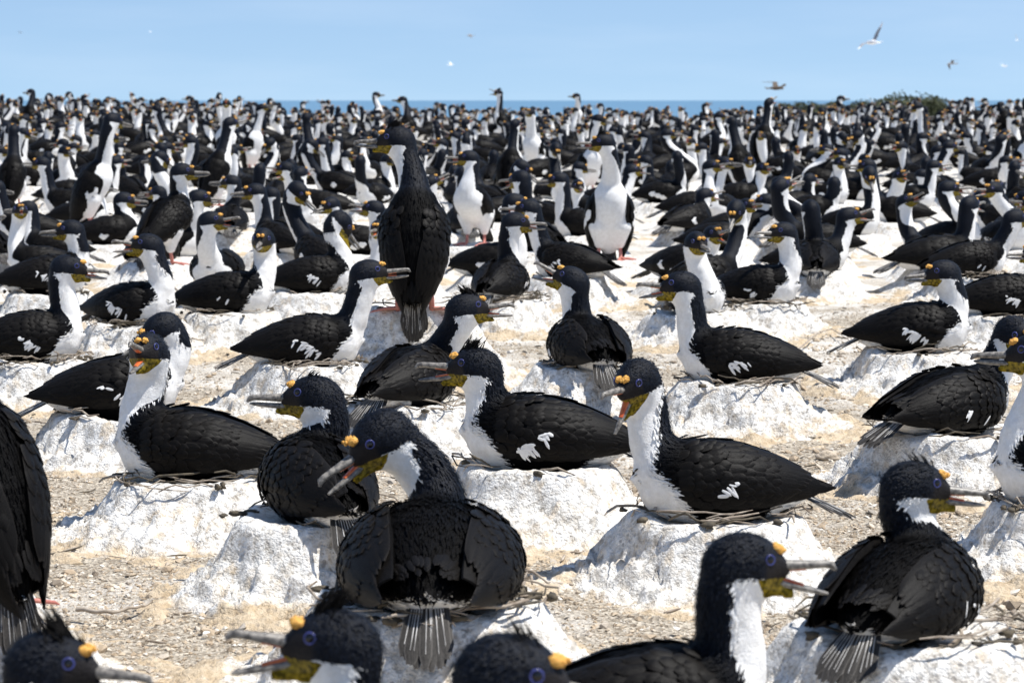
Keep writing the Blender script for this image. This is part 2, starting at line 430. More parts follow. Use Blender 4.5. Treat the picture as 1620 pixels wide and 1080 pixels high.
        for a in offs:
            for ax_ in range(3):
                if a[ax_]: continue
                b = list(a); b[ax_] = 1
                fa = F[ci[:, 0] + a[0], ci[:, 1] + a[1], ci[:, 2] + a[2]]; fb = F[ci[:, 0] + b[0], ci[:, 1] + b[1], ci[:, 2] + b[2]]
                m = (fa < 0) != (fb < 0); t = np.where(m, fa / (fa - fb + 1e-12), 0)
                p = np.array(a, float)[None].repeat(len(ci), 0); p[:, ax_] += t
                acc += p * m[:, None]; num += m
        V = lo + (ci + acc / num[:, None]) * h
        quads = []
        for ax_ in range(3):
            sl0 = [slice(1, -1)] * 3; sl0[ax_] = slice(0, -1); sl1 = list(sl0); sl1[ax_] = slice(1, None)
            A = sg[tuple(sl0)]; Bb = sg[tuple(sl1)]
            base = np.array([1, 1, 1]); base[ax_] = 0
            for flip in (0, 1):
                e = np.argwhere((A & ~Bb) if not flip else (~A & Bb)) + base
                u, v = (ax_ + 1) % 3, (ax_ + 2) % 3
                du = np.zeros(3, int); du[u] = 1; dv = np.zeros(3, int); dv[v] = 1
                q = [e - du - dv, e - dv, e, e - du]
                q = [vid[tuple(x.T)] for x in q]
                if flip: q = q[::-1]
                quads.append(np.stack(q, -1))
        Q = np.concatenate(quads); Q = Q[(Q >= 0).all(1)]
        # ---- plumage pattern
        W = np.full(len(V), -1.); GLS = np.zeros(len(V))
        d, T, q = s.torso(V)
        x = np.clip(T[:, 0], TX[0], TX[-1]); hh = np.interp(x, _tx, _th); cc = np.interp(x, _tx, _tc); ww = np.interp(x, _tx, _tw)
        down = -(T[:, 2] - cc) / hh
        if s.stand: th = np.interp(x, [-.2, -.15, -.08, 0, .08, .13, .17], [.55, .5, .35, .05, -.2, -.35, -.5])
        else: th = np.interp(x, [-.2, -.12, -.08, .05, .085, .11, .14, .17], [.35, .5, 1.3, 1.25, .45, .05, -.25, -.5])
        wt = (down - th) * 1.0
        best = np.full(len(V), 1e9); wn = np.zeros(len(V)); ns = np.zeros(len(V))
        for i in range(1, len(s.NP) - 1):
            a, b = s.NP[i], s.NP[i + 1]; ab = b - a
            h_ = np.clip(((V - a) @ ab) / (ab @ ab), 0, 1); c = a + h_[:, None] * ab; r = s.NR[i] + (s.NR[i + 1] - s.NR[i]) * h_
            dd = np.linalg.norm(V - c, axis=1) / r
            vv = s.NV[i] * (1 - h_[:, None]) + s.NV[i + 1] * h_[:, None]
            val = ((V - c) * vv).sum(1) / r
            m = dd < best; best[m] = dd[m]; wn[m] = val[m]; ns[m] = (i - 1 + h_[m]) / (len(s.NP) - 2)
        wn = wn - np.interp(ns, [0, .15, .5, .85, 1], [-.22, -.2, -.14, -.02, .12])
        k = np.clip((q - 1.0) / .35, 0, 1)             # outside the trunk shape: neck rules
        W = wt * (1 - k) + wn * k
        GLS = np.maximum(k, 0)
        H = (V - s.C) @ s.HR
        hd = np.linalg.norm(H / np.array([.075, .05, .058]), axis=1); kh = np.clip((1.25 - hd) / .25, 0, 1)
        wh = np.minimum((-.014 - H[:, 2]) / .03 - .08, (.030 - H[:, 0]) / .03 + np.clip(-H[:, 2] - .034, 0, 1) / .008)
        wh = np.minimum(wh, (H[:, 0] + .035 + (-H[:, 2]) * .5) / .03)
        W = W * (1 - kh) + wh * kh
        go = s.op * .5
        gz = -.017 - np.clip(H[:, 0] - .03, 0, 1) * math.tan(go) * 0
        gl_ = -.046 - .3 * np.clip(math.tan(go), 0, .5) * .1
        gul = np.minimum(np.minimum((gz - H[:, 2]) / .01, (H[:, 0] - .022 + (H[:, 2] + .03) * .5) / .012), (H[:, 2] - gl_ + np.clip(H[:, 0] - .04, -1, 1) * math.tan(s.op * .65)) / .008); gul = np.where(hd < 2.2, gul, -1) - (.35 if s.lod == 2 else 0)
        fc_ = np.minimum((H[:, 0] - .030) / .02 + .5, (.024 - H[:, 2]) / .015)
        fc_ = np.minimum(fc_, (H[:, 2] + .026) / .008); fc_ = np.where((hd < 1.9) & (gul < 0), fc_, 0)
        GLS = np.maximum(GLS, kh)
        # a little ruffle on the surface
        nz = fbm(V * 38 + s.seed, 3, s.seed); D = np.where(W > 0, .0035, .0018) * nz
        # outward direction by gradient
        e = .002; g = np.stack([s.f(V + np.eye(3)[i] * e) - s.f(V - np.eye(3)[i] * e) for i in range(3)], 1); g /= np.linalg.norm(g, axis=1)[:, None] + 1e-9
        if s.lod == 0: V = V + g * D[:, None] * (1 - kh * .7)[:, None]
        G_ = Geo().add(V, Q, 'plumage', {'white': W, 'gular': gul, 'gloss': GLS, 'face': fc_})
        if s.lod == 0:
            rg = np.random.default_rng(s.seed); rep_ = 1 if s.res > .007 else 3
            ok = (fc_ < .3) & (gul < -.2) & ~((H[:, 0] > .03) & (kh > 0)) & (W < .22)
            id_ = np.repeat(np.flatnonzero(ok), rep_); id_ = id_[rg.random(len(id_)) < .8]
            # flow of the feathers: down the neck, back along the trunk
            i0 = np.clip((ns * (len(s.NP) - 2)).astype(int) + 1, 1, len(s.NP) - 2)
            tn = s.NP[i0] - s.NP[i0 + 1]; tn /= np.linalg.norm(tn, axis=1)[:, None]
            fl = tn * k[:, None] + (-s.TR[:, 0] + np.array([0, 0, -.15])) * (1 - k[:, None])
            fl = fl * (1 - kh[:, None]) + (s.HR @ np.array([-.8, 0, -.45])) * kh[:, None]
            v, gg, f_ = V[id_], g[id_], fl[id_]
            v = v + rg.normal(0, s.res * .4, v.shape)
            f_ = f_ + rg.normal(0, .11, f_.shape); f_ = f_ - gg * (f_ * gg).sum(1)[:, None]; f_ /= np.linalg.norm(f_, axis=1)[:, None] + 1e-9
            sdv = np.cross(f_, gg); L = (rg.uniform(.009, .016, len(v)) * (1 - .5 * kh[id_]))[:, None]; Wd = (rg.uniform(.0011, .0023, len(v)) * (1 - .3 * kh[id_]))[:, None]
            lift = rg.uniform(.0000, .0018, len(v))[:, None] * ((1 - .6 * kh[id_]) * np.where(W[id_] > 0, 1., .35 + .5 * k[id_]))[:, None]; L = L * (1 + .7 * (1 - k[id_]))[:, None]
            b0 = v - gg * .0015; mid = v + f_ * L * .55 + gg * lift * .7; tip = v + f_ * L + gg * lift
            B = np.stack([b0 - sdv * Wd * .6, b0 + sdv * Wd * .6, mid + sdv * Wd, mid - sdv * Wd, tip + sdv * Wd * .15, tip - sdv * Wd * .15], 1).reshape(-1, 3)
            n_ = len(v); o_ = (np.arange(n_) * 6)[:, None]; FB = np.concatenate([o_ + np.array([[0, 1, 2, 3]]), o_ + np.array([[3, 2, 4, 5]])])
            r6 = lambda a_: np.repeat(a_[id_], 6)
            G_.add(B, FB, 'plumage', {'white': r6(W), 'gular': r6(gul) * 0 - 1, 'gloss': r6(GLS), 'face': r6(fc_) * 0})
        return G_
    def snap(s, p, d, n=60, far=.08):
        """first point of the body surface met coming from p + d*far towards p"""
        p = np.asarray(p, float); d = np.asarray(d, float); t = np.linspace(far, -.03, n)
        P = p + d * t[:, None]; P = P @ s.HR.T + s.C; v = s.f(P); i = int(np.argmax(v < 0)); return p + d * t[i]
    def tohead(s, g): return g.moved(s.HR, s.C)
    def bill(s):
        up, lo, mo = Geo(), Geo(), Geo()
        a, b = s.op * .35, -s.op * .65
        Hn = np.array([.034, 0, -.012])
        def rot(P, ang):
            c, q = math.cos(ang), math.sin(ang); Q = P - Hn; return np.stack([c * Q[:, 0] - q * Q[:, 2], Q[:, 1], q * Q[:, 0] + c * Q[:, 2]], 1) + Hn
        n = 12 if s.lod < 2 else 7
        t = np.linspace(0, 1, n); L = .112; sd = 8 if s.lod < 2 else 5
        x = .038 + L * t; z = -.003 - .004 * t - .010 * np.clip((t - .86) / .14, 0, 1)**1.5
        x = x - .004 * np.clip((t - .93) / .07, 0, 1)
        P = rot(np.stack([x, 0 * x, z], 1), a)
        add_loft(up, 'horn', P, .0135 * (1 - t * .62) * (1 - .5 * (t > .97)), np.interp(t, [0, .3, .8, .9, 1], [.0125, .0092, .0062, .0070, .0024]), n=sd)
        x = .034 + (L - .006) * t; z = -.0225 + .006 * t + .002 * t**3
        P = rot(np.stack([x, 0 * x, z], 1), b)
        add_loft(lo, 'horn', P, .0125 * (1 - t * .66), np.interp(t, [0, .35, .85, 1], [.0092, .0066, .0048, .002]), n=sd)
        if s.op > R(7):
            for ang, z0, q in ((a, -.010, 1), (b, -.0145, -1)):
                t2 = np.linspace(0, 1, 6); x = .032 + .066 * t2
                P = rot(np.stack([x, 0 * x, z0 + 0 * x - q * .001], 1), ang)
                add_loft(mo, 'mouth', P, .0108 * (1 - t2 * .45), .0026, n=6)
            for sy in (-1, 1):
                u = rot(np.array([[.032, sy * .0145, -.009], [.054, sy * .0125, -.009], [.070, sy * .0105, -.009]]), a)
                w_ = rot(np.array([[.032, sy * .0145, -.015], [.050, sy * .0125, -.015], [.060, sy * .0105, -.015]]), b)
                mid = (u + w_) / 2 - np.array([[0, 0, 0], [.006, sy * .002, 0], [.022, sy * .003, 0]])
                mo.add(np.concatenate([u, mid, w_]), gridfaces(3, 3), 'mouth')
        return s.tohead(up), s.tohead(lo), (s.tohead(mo) if mo.c else None)
    def caruncle(s):
        g = Geo()
        for sy in (-1, 1):
            c = s.snap((.050, sy * .0085, 0), (0, 0, 1))
            V, F = blob(c + np.array([-.001, 0, .0005]), (.0115, .0080, .0078), 9, 12, .30, s.seed + sy); g.add(V, F, 'carun')
            for q in range(9 if s.lod == 0 else 2 if s.lod == 1 else 0):
                o_ = np.array([s.r.uniform(-.009, .011), s.r.uniform(-.006, .006), s.r.uniform(.001, .0065)])
                o_[2] -= abs(o_[0]) * .35
                V, F = blob(c + o_, (s.r.uniform(.0024, .0042),) * 3, 6, 8, .25, s.seed + q); g.add(V, F, 'carun')
        return s.tohead(g)
    def eye(s, sy):
        g = Geo(); c = s.snap((.034, 0, .013), (0, sy, 0)) - np.array([0, sy * .0018, 0])
        V, F = blob(c, (.0078, .0056, .0078), 9, 12); g.add(V, F, 'pupil')
        nrm = np.array([.42, sy, .10]); nrm = nrm / np.linalg.norm(nrm); a1 = np.cross(nrm, [0, 0, 1]); a1 /= np.linalg.norm(a1); a2 = np.cross(nrm, a1)
        k = np.linspace(0, 2 * math.pi, 17); ring = c + nrm * .0030 + (np.cos(k)[:, None] * a1 + np.sin(k)[:, None] * a2) * .0076
        V, F, T = loft(ring, .0016, .0016, 6, up=nrm); g.add(V, F, 'iris')
        return s.tohead(g)
    def crestg(s):
        g = Geo()
        for i in range(int(70 * s.crest)):
            x = s.r.gauss(.012, .012); y = s.r.gauss(0, .009)
            c = s.snap((x, y, 0), (0, 0, 1)); L = s.r.uniform(.018, .040) * min(1.2, .6 + s.crest * .5)
            d = np.array([-.6 + s.r.gauss(0, .25), s.r.gauss(0, .35), 1.]); d /= np.linalg.norm(d)
            P = np.array([c - d * .004, c + d * L * .5, c + d * L + np.array([-.004, 0, 0])])
            add_loft(g, 'wing_black', P, [.0016, .0011, .0002], [.0016, .0011, .0002], n=4, up=(1, .1, 0))
        return s.tohead(g)
    # ---- feathers
    def gsurf(s, x, a, sy, k=1.):
        w = np.interp(x, GX, GW) * s.fat; h = np.interp(x, GX, GH); c = np.interp(x, GX, GC)
        return np.stack([x, sy * np.sin(a) * w * k, c + np.cos(a) * h * k], -1)
    def gnorm(s, x, a, sy):
        e = 1e-3; du = s.gsurf(x + e, a, sy) - s.gsurf(x - e, a, sy); dv = s.gsurf(x, a + .01, sy) - s.gsurf(x, a - .01, sy)
        nn = np.cross(du, dv) * -sy; nn = nn / (np.linalg.norm(nn, axis=-1, keepdims=True) + 1e-12)
        # make it point outwards
        rad = s.gsurf(x, a, sy); rad = rad - np.stack([x, 0 * x, np.interp(x, GX, GC)], -1)
        sg = np.sign((nn * rad).sum(-1, keepdims=True)); return nn * sg
    def feather(s, g, x0, a0, x1, a1, W, sy, o0, o1, mat, n=6, flop=0.):
        t = np.linspace(0, 1, n); x = x0 + (x1 - x0) * t; a = a0 + (a1 - a0) * t
        nr = s.gnorm(x, a, sy); P = s.gsurf(x, a, sy) + nr * (o0 + (o1 - o0) * t)[:, None]
        T = np.gradient(P, axis=0); T /= np.linalg.norm(T, axis=1)[:, None] + 1e-9; S = np.cross(T, nr)
        wp = W * .5 * np.interp(t, [0, .25, .7, .88, 1], [.55, .95, 1, .75, .12])
        cols = []
        for k, hgt in ((-1, -.11), (-.45, 0), (.45, 0), (1, -.11)):
            cols.append(P + S * (wp * k)[:, None] + nr * (W * hgt * .7))
        V = np.stack(cols, 1).reshape(-1, 3)
        ed = np.stack([np.full(n, 1.), np.full(n, .2), np.full(n, .2), np.full(n, 1.)], 1); ed[-1] = 1
        g.add(V, gridfaces(n, 4), mat, {'edge': ed.ravel()})
    def wing(s, sy):
        g = Geo(); r = s.r; lod = s.lod
        nx, na = (22, 12) if lod == 0 else (13, 7)
        xs = np.linspace(-.225, .125, nx); V = []
        for i, x in enumerate(xs):
            a0 = np.interp(x, [-.3, -.2, -.1, .05, .125], [30, 16, 16, 24, 55]); a1 = np.interp(x, [-.3, -.22, -.12, 0, .08, .125], [85, 112, 122, 122, 112, 85]) + (14 if s.stand else 0)
            aa = np.radians(np.linspace(a0, a1, na)); V.append(s.gsurf(np.full(na, x), aa, sy, .985))
        V = np.array(V); inner = V * np.array([1, .86, 1]) ; inner[..., 2] = (V[..., 2] - .085) * .86 + .085
        g.add(V.reshape(-1, 3), gridfaces(nx, na) if sy < 0 else gridfaces(nx, na)[:, ::-1], 'wing_black')
        g.add(inner.reshape(-1, 3), gridfaces(nx, na)[:, ::-1] if sy < 0 else gridfaces(nx, na), 'wing_black')
        # rim between the two skins
        for E in ((V[:, 0], inner[:, 0]), (V[:, -1], inner[:, -1]), (V[0], inner[0]), (V[-1], inner[-1])):
            g.add(np.stack(E, 1).reshape(-1, 3), gridfaces(len(E[0]), 2), 'wing_black')
        # long flight feathers along the lower rear edge
        nf = 9 if lod == 0 else 5
        for i in range(nf):
            k = i / (nf - 1)
            s.feather(g, -.06 - .02 * k + r.gauss(0, .004), R(118 - 62 * k), -.275 + .07 * abs(k - .35) + r.gauss(0, .006), R(88 - 38 * k + r.gauss(0, 2)), .030, sy, .002 + .0025 * k, .004 + .0025 * k, 'wing_black', 8)
        # secondaries / long scapulars, above
        for i in range(nf):
            k = i / (nf - 1)
            s.feather(g, -.02 + r.gauss(0, .005), R(112 - 88 * k), -.165 - .05 * (1 - abs(k - .6)) + r.gauss(0, .006), R(96 - 74 * k + r.gauss(0, 2)), .034, sy, .0045, .0075, 'wing_black', 7)
        # coverts, row after row like roof tiles, rear rows first
        step = .021 if lod == 0 else .042; dA = 10.5 if lod == 0 else 19
        x = -.09
        row = 0
        while x < .118:
            a = 24 + (row % 2) * dA / 2 + (18 if x > .09 else 0)
            top = 118 if x < .08 else 100
            while a < top:
                L = (.034 + .014 * (x < 0)) if lod == 0 else .06
                xx = x + r.gauss(0, .004); aa = a + r.gauss(0, 2.2)
                wbar = 90 + (xx + .03) * 170; white = lod > 0 and (abs(aa - wbar) < 10 and -.045 < xx < .05 and r.random() < .5)
                s.feather(g, xx, R(aa), xx - L, R(aa - r.gauss(1, 2)), .025 if lod == 0 else .045, sy, .0035, .0078 + r.uniform(0, .0022), 'wing_white' if white else 'wing_black', 6 if lod == 0 else 4)
                a += dA
            x += step; row += 1
        if lod == 0:
            nb = s.bar if s.bar is not None else r.choice([0, 3, 6, 10, 16]); cut = r.uniform(.15, .85); slope_ = r.uniform(12, 30); ln = r.uniform(.07, .12); a0_ = r.uniform(98, 108)
            for i in range(nb):
                k = min(1, max(0, r.choice([.2, .45, .5, .85]) + r.gauss(0, .11)))
                if abs(k - cut) < .06: continue
                env = math.sin(math.pi * min(1, k * .9 + .1)) ** .6
                xx = .055 - ln * k + r.gauss(0, .002); aa = a0_ - slope_ * k + r.gauss(0, 2.2) * env
                L_ = r.uniform(.016, .030) * (.6 + .5 * env)
                s.feather(g, xx, R(aa), xx - L_ * .8, R(aa + r.uniform(-5, 17)), r.uniform(.0045, .0100), sy, .0080, .0098 + r.uniform(0, .0025), 'wing_white', 6)
        if s.wopen:
            a = R(s.wopen); piv = np.array([.10, sy * .08, .15])
            Rz = np.array([[math.cos(a), sy * math.sin(a), 0], [-sy * math.sin(a), math.cos(a), 0], [0, 0, 1]])
            b = R(s.wopen * .9) * sy; Rx = np.array([[1, 0, 0], [0, math.cos(b), math.sin(b)], [0, -math.sin(b), math.cos(b)]])
            M = Rx @ Rz; g = g.moved(M, piv - M @ piv + np.array([0, sy * .012, -.006]))
        return g.moved(s.TR, s.TT)
    def tailg(s):
        g = Geo(); n = 12 if s.lod < 2 else 7
        root = np.array([-.195, 0, .066])
        for i in range(n):
            k = (i / (n - 1) - .5) * 2; an = k * s.tfan + s.r.gauss(0, .012)
            pt = s.tail + s.r.gauss(0, .015)
            L = .168 - .040 * k * k + s.r.gauss(0, .003)
            d = np.array([-math.cos(an) * math.cos(pt), math.sin(an), math.sin(pt) * math.cos(an)])
            sd_ = np.array([math.sin(an), math.cos(an), 0]); up = np.cross(sd_, d); up = up if up[2] > 0 else -up
            p0 = root + np.array([.02, k * .020, -.002 * k * k + .0016 * (n - abs(i - n / 2)) * .4])
            t = np.linspace(0, 1, 7); P = p0 + d * (L * t)[:, None] + np.array([0, 0, -1]) * (.010 * t**2)[:, None]
            W = (.0115 if n > 8 else .02) * np.interp(t, [0, .3, .85, 1], [.6, 1, .95, .3])
            V = np.stack([P - sd_ * W[:, None] - up * .002, P + up * .0006, P + sd_ * W[:, None] - up * .002], 1).reshape(-1, 3)
            ed = np.tile([1, .1, 1.], 7); g.add(V, gridfaces(7, 3), 'tail_grey', {'edge': ed})
            if s.lod < 2: add_loft(g, 'shaft', P[:6] + up * .0012, np.linspace(.0016, .0006, 6), np.linspace(.0014, .0006, 6), n=4)
        # coverts over the tail root
        for i in range(34 if s.lod < 2 else 5):
            k = s.r.uniform(-1, 1); x0 = -.165 - .03 * i / 34
            s.feather(g, x0, R(60 * k), x0 - .036, R(50 * k), .012, 1, -.006, .001, 'wing_black', 5)
        return g.moved(s.TR, s.TT)
    def foot(s, sy):
        g = Geo(); a = np.array([-.035, sy * .055, .10]); b = np.array([-.02, sy * .057, .012])
        add_loft(g, 'pinkskin', np.array([a, (a + b) / 2, b, b + np.array([.01, 0, -.006])]), [.012, .009, .010, .009], [.012, .009, .010, .008], n=8, up=(1, 0, 0))
        tips = [b + np.array([.085 * math.cos(q), sy * .085 * math.sin(q), -.010]) for q in (R(-14), R(16), R(48), R(100))]
        for tp in tips[:3] + [tips[3] * np.array([1, 1, 1])]:
            add_loft(g, 'pinkskin', np.array([b, (b + tp) / 2 + np.array([0, 0, .004]), tp, tp + (tp - b) * .12 + np.array([0, 0, -.004])]), [.008, .006, .004, .001], [.007, .005, .004, .001], n=6)
        V = np.array([b] + [x for k in range(3) for x in (tips[k], (tips[k] + tips[k + 1]) / 2 * .9 + b * .1)] + [tips[3]])
        F = [[0, k, k + 1] for k in range(1, 7)]
        g.add(V, F, 'pinkskin'); return g
    def parts(s):
        out = [('wing', s.wing(1)), ('wing', s.wing(-1)), ('tail', s.tailg())]
        u, lo, mo = s.bill(); out += [('upper_bill', u), ('lower_bill', lo)]
        if mo: out.append(('mouth', mo))
        out.append(('brow_knob', s.caruncle()))
        if s.lod < 2: out += [('eye', s.eye(1)), ('eye', s.eye(-1))]
        if s.crest and s.lod < 2: out.append(('crest', s.crestg()))
        if s.stand: out += [('foot', s.foot(1)), ('foot', s.foot(-1))]
        return out
    def joined(s):
        g = s.body()
        for _, q in s.parts(): g.join(q)
        return g

def place(name, bird, loc, rz, scale=1.):
    t = bpy.data.objects.new(name, None); COL.objects.link(t); t.empty_display_size = .1
    t.location = loc; t.rotation_euler = (0, 0, rz); t.scale = (scale,) * 3
    link('body', bird.body().mesh('body'), t)
    for nm, g in bird.parts(): link(nm, g.mesh(nm), t)
    return t
def copy_tree(o, loc, rz, sc=1.):
    c = o.copy(); COL.objects.link(c); c.location = loc; c.rotation_euler = (0, 0, rz); c.scale = (sc,) * 3
    for ch in o.children:
        d = ch.copy(); COL.objects.link(d); d.parent = c
    return c
